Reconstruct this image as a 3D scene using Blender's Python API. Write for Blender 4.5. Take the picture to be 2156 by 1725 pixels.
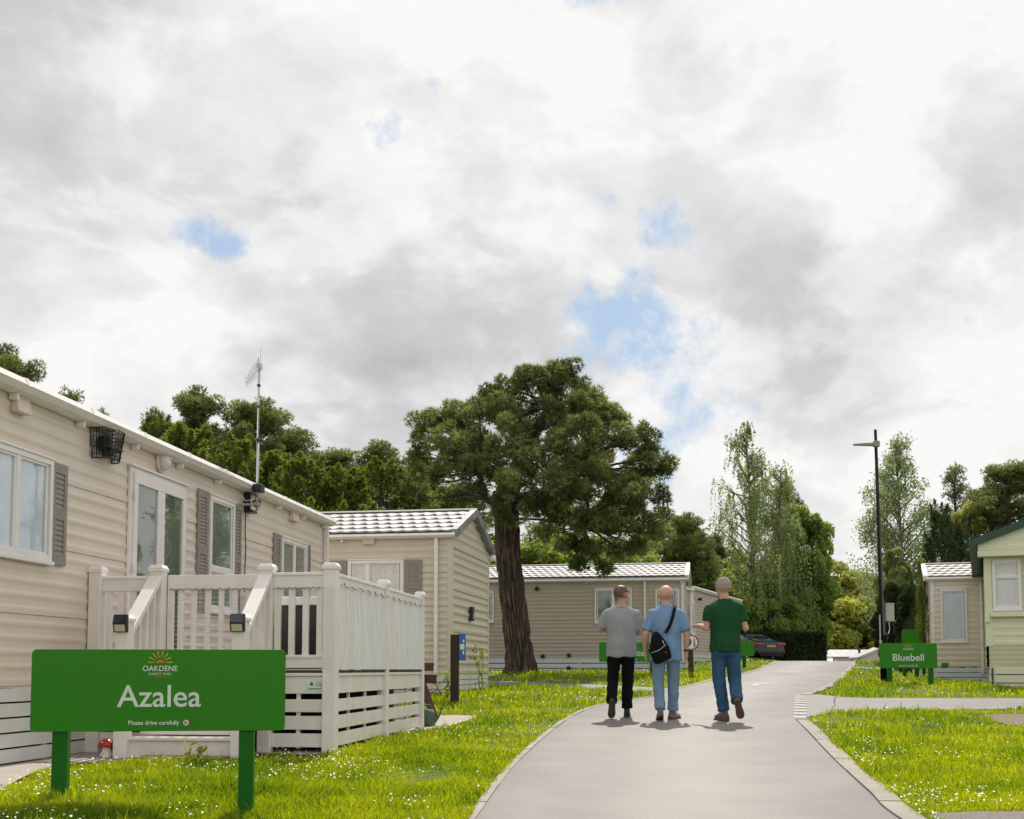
import bpy, bmesh, math, random
import numpy as np
from mathutils import Vector, Matrix, noise
from mathutils.geometry import delaunay_2d_cdt

sc = bpy.context.scene
for o in list(bpy.data.objects): bpy.data.objects.remove(o)
C = sc.collection
R = math.radians
# ------------------------------------------------------------ camera
F, CX, CY, TH, EYE = 2515.0, 1078.0, 1233.0, R(4.0), 1.3      # lens in photo units (picture 2156 x 1725)
cam = bpy.data.objects.new('camera', bpy.data.cameras.new('camera')); C.objects.link(cam)
cam.data.sensor_fit = 'HORIZONTAL'; cam.data.sensor_width = 36
cam.data.lens = F/2156*36; cam.data.shift_y = (CY-862.5)/2156
cam.data.clip_start = .1; cam.data.clip_end = 2000
cam.location = (0, 0, EYE); cam.rotation_euler = (R(90)+TH, 0, 0)
sc.camera = cam
sc.view_settings.view_transform = 'Standard'; sc.view_settings.look = 'None'
sc.view_settings.gamma = 1; sc.view_settings.exposure = 0.31
sc.render.resolution_x = 1024; sc.render.resolution_y = 819

def ray(px, py):
    u, v = px-CX, CY-py
    return Vector((u, F*math.cos(TH)-v*math.sin(TH), F*math.sin(TH)+v*math.cos(TH)))
def at(px, py, Y):
    d = ray(px, py); d = d*(Y/d.y); return Vector((d.x, d.y, d.z+EYE))

# ------------------------------------------------------------ sun and sky
SUN_EL, SUN_AZ = R(54), R(9)          # ahead of the camera, a little to the right
sun = bpy.data.objects.new('sun', bpy.data.lights.new('sun', 'SUN')); C.objects.link(sun)
sun.data.energy = 3.7; sun.data.angle = R(.7); sun.data.color = (1, .95, .87)
sd = Vector((math.sin(SUN_AZ)*math.cos(SUN_EL), math.cos(SUN_AZ)*math.cos(SUN_EL), math.sin(SUN_EL)))
sun.rotation_euler = sd.to_track_quat('Z', 'Y').to_euler(); sun.location = (10, 30, 40)

w = bpy.data.worlds.new("World"); sc.world = w; w.use_nodes = True
nt = w.node_tree; nt.nodes.clear(); L = nt.links
def N(t, **k):
    n = nt.nodes.new(t)
    for a, b in k.items():
        if a.startswith('i_'): n.inputs[int(a[2:])].default_value = b
        else: setattr(n, a, b)
    return n
out = N('ShaderNodeOutputWorld'); bg = N('ShaderNodeBackground'); L.new(bg.outputs[0], out.inputs[0])
sky = N('ShaderNodeTexSky', sky_type='NISHITA', sun_disc=False, sun_elevation=SUN_EL, sun_rotation=SUN_AZ)
tc = N('ShaderNodeTexCoord')
sep = N('ShaderNodeSeparateXYZ'); L.new(tc.outputs['Generated'], sep.inputs[0])
def M(op, a, b=None, c=None, clamp=False):
    n = N('ShaderNodeMath', operation=op, use_clamp=clamp)
    for i, x in enumerate((a, b, c)):
        if x is None: continue
        if isinstance(x, (int, float)): n.inputs[i].default_value = x
        else: L.new(x, n.inputs[i])
    return n.outputs[0]
def VM(op, a, b=None):
    n = N('ShaderNodeVectorMath', operation=op)
    for i, x in enumerate((a, b)):
        if x is None: continue
        if isinstance(x, (tuple, Vector)): n.inputs[i].default_value = tuple(x)
        else: L.new(x, n.inputs[i])
    return n
def noi(vec, scale, detail=6, rough=.55, dist=0):
    n = N('ShaderNodeTexNoise'); n.inputs['Scale'].default_value = scale; n.inputs['Detail'].default_value = detail
    n.inputs['Roughness'].default_value = rough; n.inputs['Distortion'].default_value = dist; L.new(vec, n.inputs['Vector']); return n
def smooth(x, lo, hi, a=0., b=1.):
    n = N('ShaderNodeMapRange', interpolation_type='SMOOTHSTEP'); L.new(x, n.inputs[0])
    for i, q in enumerate((lo, hi, a, b)): n.inputs[i+1].default_value = q
    return n.outputs[0]
# stretch the direction so that the cloud deck flattens towards the horizon
zz = M('ADD', M('MAXIMUM', sep.outputs[2], 0.0), .55)
comb = N('ShaderNodeCombineXYZ')
L.new(M('DIVIDE', sep.outputs[0], zz), comb.inputs[0]); L.new(M('MULTIPLY', M('DIVIDE', sep.outputs[1], zz), .9), comb.inputs[1]); L.new(sep.outputs[2], comb.inputs[2])
P = comb.outputs[0]
warp = noi(tc.outputs['Generated'], 5.0, 6, .6)
wv = VM('SUBTRACT', warp.outputs['Color'], (.5, .5, .5)); wsc = N('ShaderNodeVectorMath', operation='SCALE'); L.new(wv.outputs[0], wsc.inputs[0]); wsc.inputs['Scale'].default_value = .13
dirw = VM('ADD', tc.outputs['Generated'], wsc.outputs[0]).outputs[0]
def blob(px, py, r, soft=.5, sx=1.0, sy=1.0):
    d = ray(px, py).normalized()
    dv = VM('SUBTRACT', dirw, d).outputs[0]
    sc_ = VM('MULTIPLY', dv, (1/sx, 1, 1/sy)).outputs[0]
    ln = VM('LENGTH', sc_).outputs['Value']; rr = r/F
    return smooth(ln, rr*(1-soft), rr*(1+soft), 1., 0.)
def addall(xs):
    s = xs[0]
    for x in xs[1:]: s = M('MAXIMUM', s, x)
    return s
blue = addall([blob(1335, 665, 135, .6, 1.15, .85), M('MULTIPLY', blob(415, 500, 62, .7, 1.4, .7), .95), M('MULTIPLY', blob(905, 215, 62, .8, .6, 1.5), .66),
               M('MULTIPLY', blob(820, 270, 60, .8, 1.5, .5), .62), M('MULTIPLY', blob(1400, 500, 85, .8, 1.3, .8), .68), M('MULTIPLY', blob(1440, 890, 120, .8, 1.1, 1.2), .66),
               M('MULTIPLY', blob(1310, 415, 40, .8), .45), M('MULTIPLY', blob(1310, -10, 60, .7, 1.4, .5), .6), M('MULTIPLY', blob(2120, 690, 60, .8), .4)])
dark = addall([blob(620, 560, 260, .7, 1, .7), blob(1760, 690, 260, .7, 1.1, .7), M('MULTIPLY', blob(150, 250, 420, .8, 1, .7), .9), M('MULTIPLY', blob(1500, 260, 240, .8), .45),
               M('MULTIPLY', blob(650, 770, 260, .7, 1.5, .5), .9), M('MULTIPLY', blob(120, 640, 200, .8, 1.5, .5), .5), M('MULTIPLY', blob(2100, 420, 200, .8), .55), M('MULTIPLY', blob(1150, 60, 200, .8,1.3,.6), .3)])
n1 = noi(P, 2.6, 5, .5, .2).outputs['Fac']; n2a = noi(P, 6.0, 10, .56, .35).outputs['Fac']; n5 = noi(P, 13, 7, .6, .2).outputs['Fac']; n2 = M('ADD', M('ADD', M('MULTIPLY', smooth(n2a, .44, .57), .26), .37), M('MULTIPLY', M('SUBTRACT', n5, .5), .75)); n3 = noi(tc.outputs['Generated'], 26, 8, .65).outputs['Fac']; n4 = noi(P, 1.3, 3, .45).outputs['Fac']
lum = M('ADD', M('ADD', M('MULTIPLY', M('SUBTRACT', n1, .5), .95), M('MULTIPLY', M('SUBTRACT', n2, .5), .62)), M('MULTIPLY', M('SUBTRACT', n4, .5), .45))
lum = M('ADD', M('SUBTRACT', lum, M('MULTIPLY', dark, .23)), .86)
lum = M('MINIMUM', M('MAXIMUM', lum, .36), .97)
ramp = N('ShaderNodeValToRGB'); L.new(lum, ramp.inputs[0])
el = ramp.color_ramp.elements; el[0].position = .32; el[0].color = (.36, .36, .375, 1); el[1].position = .95; el[1].color = (.775, .77, .76, 1)
e = el.new(.62); e.color = (.52, .52, .53, 1)
e = el.new(.8); e.color = (.67, .67, .668, 1)
skyc = N('ShaderNodeVectorMath', operation='SCALE'); L.new(sky.outputs[0], skyc.inputs[0]); skyc.inputs['Scale'].default_value = .12
bl = N('ShaderNodeMix', data_type='RGBA'); bl.inputs[0].default_value = .8; L.new(skyc.outputs[0], bl.inputs[6]); bl.inputs[7].default_value = (.33, .45, .60, 1)   # thin veil over the blue
bm_ = M('MULTIPLY', smooth(M('ADD', blue, M('MULTIPLY', M('SUBTRACT', n3, .5), 2.3)), .34, 1.1), .95)
mix = N('ShaderNodeMix', data_type='RGBA'); L.new(bm_, mix.inputs[0]); L.new(ramp.outputs[0], mix.inputs[6]); L.new(bl.outputs[2], mix.inputs[7])
L.new(mix.outputs[2], bg.inputs[0]); bg.inputs[1].default_value = 1.0

# ------------------------------------------------------------ helpers
random.seed(7); rng = np.random.default_rng(11)
MATS = {}
def mat(name, col, rough=.6, col2=None, nscale=8, bump=0, bscale=60, metal=0, spec=.5, trans=0, stretch=None, emit=None, amount=.5):
    m = bpy.data.materials.new(name); m.use_nodes = True; t = m.node_tree; b = t.nodes['Principled BSDF']
    b.inputs['Roughness'].default_value = rough; b.inputs['Metallic'].default_value = metal
    b.inputs['Specular IOR Level'].default_value = spec
    c2 = col2 or tuple(x*.82 for x in col)
    co = t.nodes.new('ShaderNodeTexCoord'); src = co.outputs['Object']
    if stretch:
        mp = t.nodes.new('ShaderNodeMapping'); mp.inputs['Scale'].default_value = stretch; t.links.new(src, mp.inputs[0]); src = mp.outputs[0]
    n = t.nodes.new('ShaderNodeTexNoise'); n.inputs['Scale'].default_value = nscale; n.inputs['Detail'].default_value = 6; n.inputs['Roughness'].default_value = .6
    t.links.new(src, n.inputs['Vector'])
    mr = t.nodes.new('ShaderNodeMapRange'); mr.inputs[1].default_value = .3; mr.inputs[2].default_value = .72; t.links.new(n.outputs['Fac'], mr.inputs[0])
    mx = t.nodes.new('ShaderNodeMix'); mx.data_type = 'RGBA'; mx.inputs[6].default_value = (*col, 1); mx.inputs[7].default_value = (*c2, 1)
    t.links.new(mr.outputs[0], mx.inputs[0]); t.links.new(mx.outputs[2], b.inputs['Base Color'])
    if bump:
        n2 = t.nodes.new('ShaderNodeTexNoise'); n2.inputs['Scale'].default_value = bscale; n2.inputs['Detail'].default_value = 5; t.links.new(src, n2.inputs['Vector'])
        bp = t.nodes.new('ShaderNodeBump'); bp.inputs['Strength'].default_value = min(1, bump*20); bp.inputs['Distance'].default_value = bump
        t.links.new(n2.outputs['Fac'], bp.inputs['Height']); t.links.new(bp.outputs[0], b.inputs['Normal'])
    if emit: b.inputs['Emission Color'].default_value = (*emit, 1); b.inputs['Emission Strength'].default_value = 1
    MATS[name] = m; return m
def foliage(name, col, col2, trans=.45, scale=.8, attr=True, rough=.6):
    m = bpy.data.materials.new(name); m.use_nodes = True; t = m.node_tree; t.nodes.clear()
    o = t.nodes.new('ShaderNodeOutputMaterial'); d = t.nodes.new('ShaderNodeBsdfPrincipled'); tr = t.nodes.new('ShaderNodeBsdfTranslucent'); ms = t.nodes.new('ShaderNodeMixShader')
    d.inputs['Roughness'].default_value = rough; d.inputs['Specular IOR Level'].default_value = .3
    co = t.nodes.new('ShaderNodeTexCoord'); n = t.nodes.new('ShaderNodeTexNoise'); n.inputs['Scale'].default_value = scale; n.inputs['Detail'].default_value = 4
    t.links.new(co.outputs['Object'], n.inputs['Vector'])
    mr = t.nodes.new('ShaderNodeMapRange'); mr.inputs[1].default_value = .35; mr.inputs[2].default_value = .65; t.links.new(n.outputs['Fac'], mr.inputs[0])
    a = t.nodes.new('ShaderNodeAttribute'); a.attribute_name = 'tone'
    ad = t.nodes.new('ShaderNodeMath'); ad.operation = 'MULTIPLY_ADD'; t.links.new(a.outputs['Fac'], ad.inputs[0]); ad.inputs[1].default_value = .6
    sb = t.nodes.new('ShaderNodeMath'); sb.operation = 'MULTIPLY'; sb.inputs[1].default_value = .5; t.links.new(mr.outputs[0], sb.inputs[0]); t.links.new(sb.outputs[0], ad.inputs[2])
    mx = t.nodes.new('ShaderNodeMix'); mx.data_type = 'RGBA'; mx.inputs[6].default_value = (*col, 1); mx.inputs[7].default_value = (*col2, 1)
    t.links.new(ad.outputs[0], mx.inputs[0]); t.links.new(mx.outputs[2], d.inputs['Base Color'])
    hs = t.nodes.new('ShaderNodeHueSaturation'); hs.inputs['Value'].default_value = 1.5; hs.inputs['Saturation'].default_value = 1.1; hs.inputs['Hue'].default_value = .49
    t.links.new(mx.outputs[2], hs.inputs['Color']); t.links.new(hs.outputs[0], tr.inputs['Color'])
    ms.inputs[0].default_value = trans; t.links.new(d.outputs[0], ms.inputs[1]); t.links.new(tr.outputs[0], ms.inputs[2]); t.links.new(ms.outputs[0], o.inputs[0])
    MATS[name] = m; return m
def glass(name, f0=.18, tint=(.8, .85, .85)):
    m = bpy.data.materials.new(name); m.use_nodes = True; t = m.node_tree; t.nodes.clear()
    o = t.nodes.new('ShaderNodeOutputMaterial'); g = t.nodes.new('ShaderNodeBsdfGlossy'); g.inputs['Roughness'].default_value = .015; tr = t.nodes.new('ShaderNodeBsdfTransparent')
    tr.inputs[0].default_value = (*tint, 1)
    lw0 = t.nodes.new('ShaderNodeLayerWeight'); lw0.inputs[0].default_value = .5; lw = t.nodes.new('ShaderNodeMath'); lw.operation = 'POWER'; t.links.new(lw0.outputs['Facing'], lw.inputs[0]); lw.inputs[1].default_value = 3.5
    mr = t.nodes.new('ShaderNodeMapRange'); mr.inputs[1].default_value = 0; mr.inputs[2].default_value = 1; mr.inputs[3].default_value = f0; mr.inputs[4].default_value = .9; t.links.new(lw.outputs[0], mr.inputs[0])
    ms = t.nodes.new('ShaderNodeMixShader'); t.links.new(mr.outputs[0], ms.inputs[0]); t.links.new(tr.outputs[0], ms.inputs[1]); t.links.new(g.outputs[0], ms.inputs[2]); t.links.new(ms.outputs[0], o.inputs[0])
    n = t.nodes.new('ShaderNodeTexNoise'); n.inputs['Scale'].default_value = 1.5; bp = t.nodes.new('ShaderNodeBump'); bp.inputs['Strength'].default_value = .06; bp.inputs['Distance'].default_value = .02
    co = t.nodes.new('ShaderNodeTexCoord'); t.links.new(co.outputs['Object'], n.inputs['Vector']); t.links.new(n.outputs['Fac'], bp.inputs['Height']); t.links.new(bp.outputs[0], g.inputs['Normal'])
    MATS[name] = m; return m

def road_mat(name, worn, edge, line):
    m = mat(name, worn, .62, edge, .5, .0035, 420, spec=.45); t = m.node_tree; b = t.nodes['Principled BSDF']
    lk = b.inputs['Base Color'].links[0].from_socket; co = t.nodes.new('ShaderNodeTexCoord'); n = t.nodes.new('ShaderNodeTexNoise'); n.inputs['Scale'].default_value = 120; n.inputs['Detail'].default_value = 5; n.inputs['Roughness'].default_value = .7
    t.links.new(co.outputs['Object'], n.inputs['Vector']); mr = t.nodes.new('ShaderNodeMapRange'); mr.inputs[1].default_value = .35; mr.inputs[2].default_value = .65; mr.inputs[3].default_value = .70; mr.inputs[4].default_value = 1.25; t.links.new(n.outputs['Fac'], mr.inputs[0])
    a = t.nodes.new('ShaderNodeAttribute'); a.attribute_name = 'tone'; n2 = t.nodes.new('ShaderNodeTexNoise'); n2.inputs['Scale'].default_value = 1.3; n2.inputs['Detail'].default_value = 5; t.links.new(co.outputs['Object'], n2.inputs['Vector'])
    ad = t.nodes.new('ShaderNodeMath'); ad.operation = 'MULTIPLY_ADD'; t.links.new(n2.outputs['Fac'], ad.inputs[0]); ad.inputs[1].default_value = .9; t.links.new(a.outputs['Fac'], ad.inputs[2])
    m2 = t.nodes.new('ShaderNodeMapRange'); m2.inputs[1].default_value = .3; m2.inputs[2].default_value = 1.4; m2.inputs[3].default_value = .58; m2.inputs[4].default_value = 1.22; t.links.new(ad.outputs[0], m2.inputs[0])
    mu = t.nodes.new('ShaderNodeMath'); mu.operation = 'MULTIPLY'; t.links.new(mr.outputs[0], mu.inputs[0]); t.links.new(m2.outputs[0], mu.inputs[1])
    v = t.nodes.new('ShaderNodeVectorMath'); v.operation = 'SCALE'; t.links.new(lk, v.inputs[0]); t.links.new(mu.outputs[0], v.inputs['Scale']); t.links.new(v.outputs[0], b.inputs['Base Color']); return m

class MB:
    def __init__(s, M=None): s.v = []; s.f = []; s.m = []; s.M = M or Matrix()
    def add(s, vs, fs, mi=0):
        k = len(s.v); s.v += [tuple(s.M @ Vector(p)) for p in vs]; s.f += [tuple(k+i for i in q) for q in fs]; s.m += [mi]*len(fs); return s
    def box(s, x0, x1, y0, y1, z0, z1, mi=0, Mx=None):
        vs = [(x, y, z) for x in (x0, x1) for y in (y0, y1) for z in (z0, z1)]
        if Mx is not None: vs = [Mx @ Vector(p) for p in vs]
        return s.add(vs, [(0,1,3,2), (4,6,7,5), (0,4,5,1), (2,3,7,6), (0,2,6,4), (1,5,7,3)], mi)
    def bar(s, p, q, wx, wy, mi=0, up=(0, 0, 1)):           # a rectangular bar from p to q
        p, q = Vector(p), Vector(q); d = q-p; l = d.length; d.normalize()
        a = d.cross(Vector(up));  a = a.normalized() if a.length > 1e-5 else Vector((1, 0, 0)); b = a.cross(d)
        Mx = Matrix.Translation(p) @ Matrix((a, b, d)).transposed().to_4x4()
        return s.box(-wx/2, wx/2, -wy/2, wy/2, 0, l, mi, Mx)
    def tube(s, pts, r, n=8, mi=0, cap=True, flat=1.0):
        pts = [Vector(p) for p in pts]; rs = r if isinstance(r, (list, tuple)) else [r]*len(pts); vs = []; fs = []
        prev = None
        for i, p in enumerate(pts):
            d = (pts[min(i+1, len(pts)-1)]-pts[max(i-1, 0)]).normalized()
            if prev is None: a = d.cross(Vector((0, 0, 1))); a = a if a.length > 1e-3 else d.cross(Vector((1, 0, 0)))
            else: a = prev-d*prev.dot(d)
            a.normalize(); prev = a; b = d.cross(a)
            for k in range(n):
                t = 2*math.pi*k/n; vs.append(p+(a*math.cos(t)+b*math.sin(t)*flat)*rs[i])
        for i in range(len(pts)-1):
            for k in range(n): fs.append((i*n+k, i*n+(k+1) % n, (i+1)*n+(k+1) % n, (i+1)*n+k))
        if cap: fs += [tuple(range(n))[::-1], tuple(range((len(pts)-1)*n, len(pts)*n))]
        return s.add(vs, fs, mi)
    def lathe(s, prof, n=16, c=(0, 0, 0), mi=0, sx=1, sy=1):     # prof: (r, z)
        vs = []; fs = []
        for r, z in prof:
            for k in range(n): t = 2*math.pi*k/n; vs.append((c[0]+r*math.cos(t)*sx, c[1]+r*math.sin(t)*sy, c[2]+z))
        for i in range(len(prof)-1):
            for k in range(n): fs.append((i*n+k, i*n+(k+1) % n, (i+1)*n+(k+1) % n, (i+1)*n+k))
        fs += [tuple(range(n))[::-1], tuple(range((len(prof)-1)*n, len(prof)*n))]
        return s.add(vs, fs, mi)
    def ball(s, c, rx, ry, rz, n=14, mi=0, Mx=None):
        vs = []; fs = []; h = n//2+1
        for i in range(h+1):
            a = math.pi*i/h
            for k in range(n):
                t = 2*math.pi*k/n; p = Vector((rx*math.sin(a)*math.cos(t), ry*math.sin(a)*math.sin(t), rz*math.cos(a)))
                if Mx is not None: p = Mx @ p
                vs.append(Vector(c)+p)
        for i in range(h):
            for k in range(n): fs.append((i*n+k, (i+1)*n+k, (i+1)*n+(k+1) % n, i*n+(k+1) % n))
        return s.add(vs, fs, mi)
    def cap(s, p, q, r0, r1, n=12, mi=0):                       # tapered capsule
        p, q = Vector(p), Vector(q); d = (q-p); l = d.length; d.normalize(); pts = []; rs = []
        for k in range(4): a = math.pi/2*(k+.35)/4.35; pts.append(p-d*r0*math.cos(a)); rs.append(r0*math.sin(a))
        pts += [p, q]; rs += [r0, r1]
        for k in range(3, -1, -1): a = math.pi/2*(k+.35)/4.35; pts.append(q+d*r1*math.cos(a)); rs.append(r1*math.sin(a))
        return s.tube(pts, rs, n, mi)
    def prism(s, poly, z0, z1, mi=0, Mx=None):                  # poly in xy, extruded z0..z1
        n = len(poly); vs = [(x, y, z0) for x, y in poly]+[(x, y, z1) for x, y in poly]
        if Mx is not None: vs = [Mx @ Vector(p) for p in vs]
        return s.add(vs, [tuple(range(n))[::-1], tuple(range(n, 2*n))]+[(i, (i+1) % n, n+(i+1) % n, n+i) for i in range(n)], mi)
    def loft(s, rings, n=20, mi=0):                             # rings: (cx, cy, cz, rx, ry)
        vs = []; fs = []
        for cx, cy, cz, rx, ry in rings:
            for k in range(n): t = 2*math.pi*k/n; vs.append((cx+rx*math.cos(t), cy+ry*math.sin(t), cz))
        for i in range(len(rings)-1):
            for k in range(n): fs.append((i*n+k, i*n+(k+1) % n, (i+1)*n+(k+1) % n, (i+1)*n+k))
        fs += [tuple(range(n))[::-1], tuple(range((len(rings)-1)*n, len(rings)*n))]
        return s.add(vs, fs, mi)
    def build(s, name, mats, parent=None, smooth=False, bevel=0, fix=False):
        me = bpy.data.meshes.new(name); me.from_pydata(s.v, [], s.f)
        if not isinstance(mats, (list, tuple)): mats = [mats]
        for m in mats: me.materials.append(MATS[m] if isinstance(m, str) else m)
        if len(mats) > 1: me.polygons.foreach_set('material_index', s.m)
        if fix:
            b = bmesh.new(); b.from_mesh(me); bmesh.ops.recalc_face_normals(b, faces=b.faces); b.to_mesh(me); b.free()
        if smooth: me.polygons.foreach_set('use_smooth', [True]*len(me.polygons))
        me.update(); o = bpy.data.objects.new(name, me); C.objects.link(o)
        if parent: o.parent = parent
        if bevel:
            md = o.modifiers.new('bevel', 'BEVEL'); md.width = bevel; md.segments = 2; md.limit_method = 'ANGLE'; md.angle_limit = R(40)
        return o
def tag(o, label=None, cat=None, group=None, kind=None):
    if label: o['label'] = label
    if cat: o['category'] = cat
    if group: o['group'] = group
    if kind: o['kind'] = kind
    return o
def thing(name, label, cat, loc=(0, 0, 0), rz=0, group=None):
    o = bpy.data.objects.new(name, None); C.objects.link(o); o.empty_display_size = .2
    o.location = loc; o.rotation_euler = (0, 0, rz); return tag(o, label, cat, group)
KIDS = lambda o: [c for c in bpy.data.objects if c.parent == o]
def copy_tree(o, parent=None):
    c = o.copy(); C.objects.link(c)
    if parent: c.parent = parent
    for ch in KIDS(o): copy_tree(ch, c)
    return c
def text_mesh(txt, size, depth=.002, bold=0, align='CENTER', spacing=1.0):
    cu = bpy.data.curves.new('txt', 'FONT'); cu.body = txt; cu.size = size; cu.extrude = depth; cu.offset = bold; cu.align_x = align; cu.space_character = spacing; cu.resolution_u = 4
    o = bpy.data.objects.new('txt', cu); C.objects.link(o); dg = bpy.context.evaluated_depsgraph_get()
    me = bpy.data.meshes.new_from_object(o.evaluated_get(dg)); v = [tuple(x.co) for x in me.vertices]; f = [tuple(p.vertices) for p in me.polygons]
    bpy.data.objects.remove(o); bpy.data.curves.remove(cu); bpy.data.meshes.remove(me); return v, f
def np_mesh(name, V, faces_n, mats, parent=None, tone=None, smooth=False, quads=None):
    """V (n,3); faces given as consecutive vertex runs of length faces_n, or index array quads"""
    me = bpy.data.meshes.new(name); V = np.asarray(V, np.float32).reshape(-1, 3)
    idx = np.arange(len(V), dtype=np.int32).reshape(-1, faces_n) if quads is None else np.asarray(quads, np.int32)
    nf, k = idx.shape
    me.vertices.add(len(V)); me.vertices.foreach_set('co', V.ravel())
    me.loops.add(nf*k); me.loops.foreach_set('vertex_index', idx.ravel())
    me.polygons.add(nf); me.polygons.foreach_set('loop_start', np.arange(0, nf*k, k, dtype=np.int32))
    if smooth: me.polygons.foreach_set('use_smooth', np.ones(nf, bool))
    me.update(calc_edges=True)
    if tone is not None:
        a = me.attributes.new('tone', 'FLOAT', 'POINT'); a.data.foreach_set('value', np.asarray(tone, np.float32).ravel())
    if not isinstance(mats, (list, tuple)): mats = [mats]
    for m in mats: me.materials.append(MATS[m] if isinstance(m, str) else m)
    o = bpy.data.objects.new(name, me); C.objects.link(o)
    if parent: o.parent = parent
    return o

# ------------------------------------------------------------ terrain
def cxr(Y): return float(np.interp(Y, [-5, 0, 8, 12, 16, 21, 26, 50, 62, 90], [.1, .6, 1.15, 1.6, 2.25, 3.7, 5.42, 12.65, 16.3, 24]))
def bR(Y): return float(np.interp(Y, [-5, 0, 8, 16, 24, 32, 40, 47, 52, 62, 80, 120], [1.4, 1.3, 1.0, .68, .38, .12, -.1, -.27, -.33, .0, 2.2, 4]))
cp = []
for Y in (-5, 0, 4, 8, 12, 16, 20, 24, 28, 32, 36, 40, 45, 50, 55, 62, 75, 90):
    for dx in (-1.5, 1.5): cp.append((cxr(Y)+dx, Y, bR(Y)))
cp += [(-4.3, 10.06, .83), (-6, 10, .83), (-4.1, 11.6, .82), (-1.71, 11.3, .80), (-1.2, 15.4, .79), (-5, 16, .8), (-8, 12, .83), (-1.13, 22, .464), (-.5, 25.6, .41), (-5, 22.7, .47), (-10, 24, .46),
       (-3.3, 19.6, .62), (-2.83, 7.6, .85), (-1.70, 7.6, .955), (-4, 5, .98), (-1.6, 4, 1.15), (-8, 5, .95), (.2, 32, .127), (-3, 34, .12), (-1, 38.8, .07), (5.4, 37.7, .07), (2, 29, .2), (4.2, 28, .17), (-8, 40, .07),
       (7, 44, -.2), (8, 50, -.3), (5, 56, -.3), (10, 25.7, .42), (14, 25, .42), (12, 34.2, .32), (18, 33, .32), (8, 28, .3), (8.05, 25.4, .33), (9.2, 25.2, .33),
       (3.4, 8.2, .98), (6, 8, .95), (6, 14, .78), (9, 18, .62), (9, 22, .5), (14, 15, .7), (12, 10, .85), (12, 42, .0), (17, 42, .1), (18, 52, -.2), (22, 60, .5),
       (13.1, 61, -.48), (14.5, 66, -.5), (10, 66, -.45), (-10, 60, -.3), (-20, 40, .1), (-20, 10, .8), (30, 40, .3), (30, 15, .8), (40, 80, 2), (-40, 80, 0), (0, 90, 0), (26, 100, 4), (60, 110, 4), (-60, 120, 1), (0, 130, 2)]
cp = np.array(cp); 
def _k(r2): return np.where(r2 > 1e-9, r2*np.log(r2+1e-12)*.5, 0)
def _tps(cp, lam=.15):
    n = len(cp); d2 = ((cp[:, None, :2]-cp[None, :, :2])**2).sum(-1); K = _k(d2)+np.eye(n)*lam
    Pm = np.c_[np.ones(n), cp[:, :2]]; A = np.zeros((n+3, n+3)); A[:n, :n] = K; A[:n, n:] = Pm; A[n:, :n] = Pm.T
    return np.linalg.solve(A, np.r_[-cp[:, 2], np.zeros(3)])
_w = _tps(cp)
def zgs(X, Y):
    X = np.asarray(X, float).ravel(); Y = np.asarray(Y, float).ravel(); outz = np.empty(len(X)); n = len(cp)
    Xc = np.clip(X, -60, 60); Yc = np.clip(Y, -8, 130)
    for i in range(0, len(X), 20000):
        x, y = Xc[i:i+20000], Yc[i:i+20000]; d2 = (x[:, None]-cp[None, :, 0])**2+(y[:, None]-cp[None, :, 1])**2
        outz[i:i+20000] = _k(d2) @ _w[:n]+_w[n]+_w[n+1]*x+_w[n+2]*y
    return outz+EYE
def zg(x, y): return float(zgs([x], [y])[0])
_YS = np.concatenate([np.arange(3, 40, .04), np.arange(40, 110, .2)])
def G(px, py):                                                  # where the line of sight meets the ground
    d = ray(px, py); X = d.x/d.y*_YS; Z = EYE+d.z/d.y*_YS; g = zgs(X, _YS); k = np.argmax(Z <= g)
    if Z[k] > g[k]: k = len(_YS)-1
    return (float(X[k]), float(_YS[k]))
def sheet(name, poly, off, step, m, kind='structure', jag=0):
    xs = [p[0] for p in poly]; ys = [p[1] for p in poly]; pts = []; bd = []
    for i in range(len(poly)):
        a, b = Vector(poly[i]), Vector(poly[(i+1) % len(poly)]); n = max(1, int((b-a).length/step))
        for k in range(n): bd.append(a+(b-a)*k/n)
    inner = [Vector((x, y)) for x in np.arange(min(xs), max(xs), step) for y in np.arange(min(ys), max(ys), step)]
    inner = [p for p in inner if inpoly(np.array([p.x]), np.array([p.y]), poly)[0]]
    n = len(bd); r = delaunay_2d_cdt(bd+inner, [(i, (i+1) % n) for i in range(n)], [list(range(n))], 1, 1e-4)
    V = np.array([(p.x, p.y) for p in r[0]]); Z = zgs(V[:, 0], V[:, 1])+off
    mb = MB(); mb.v = [(float(a[0]), float(a[1]), float(z)) for a, z in zip(V, Z)]; mb.f = [tuple(f) for f in r[2]]; mb.m = [0]*len(mb.f)
    o = mb.build(name, m, smooth=True, fix=True); o['kind'] = kind; return o
def inpoly(X, Y, poly):
    c = np.zeros(len(X), bool); n = len(poly); j = n-1
    for i in range(n):
        xi, yi = poly[i]; xj, yj = poly[j]
        if yi != yj:
            t = ((yi > Y) != (yj > Y)) & (X < (xj-xi)*(Y-yi)/(yj-yi)+xi); c ^= t
        j = i
    return c
def smooth_line(pts, n=6):                                       # Catmull-Rom
    pts = [Vector(p) for p in pts]; o = []
    for i in range(len(pts)-1):
        p0, p1, p2, p3 = pts[max(i-1, 0)], pts[i], pts[i+1], pts[min(i+2, len(pts)-1)]
        for k in range(n):
            t = k/n; o.append(.5*((2*p1)+(p2-p0)*t+(2*p0-5*p1+4*p2-p3)*t*t+(3*p1-p0-3*p2+p3)*t**3))
    return [tuple(p) for p in o]+[tuple(pts[-1])]
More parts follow.
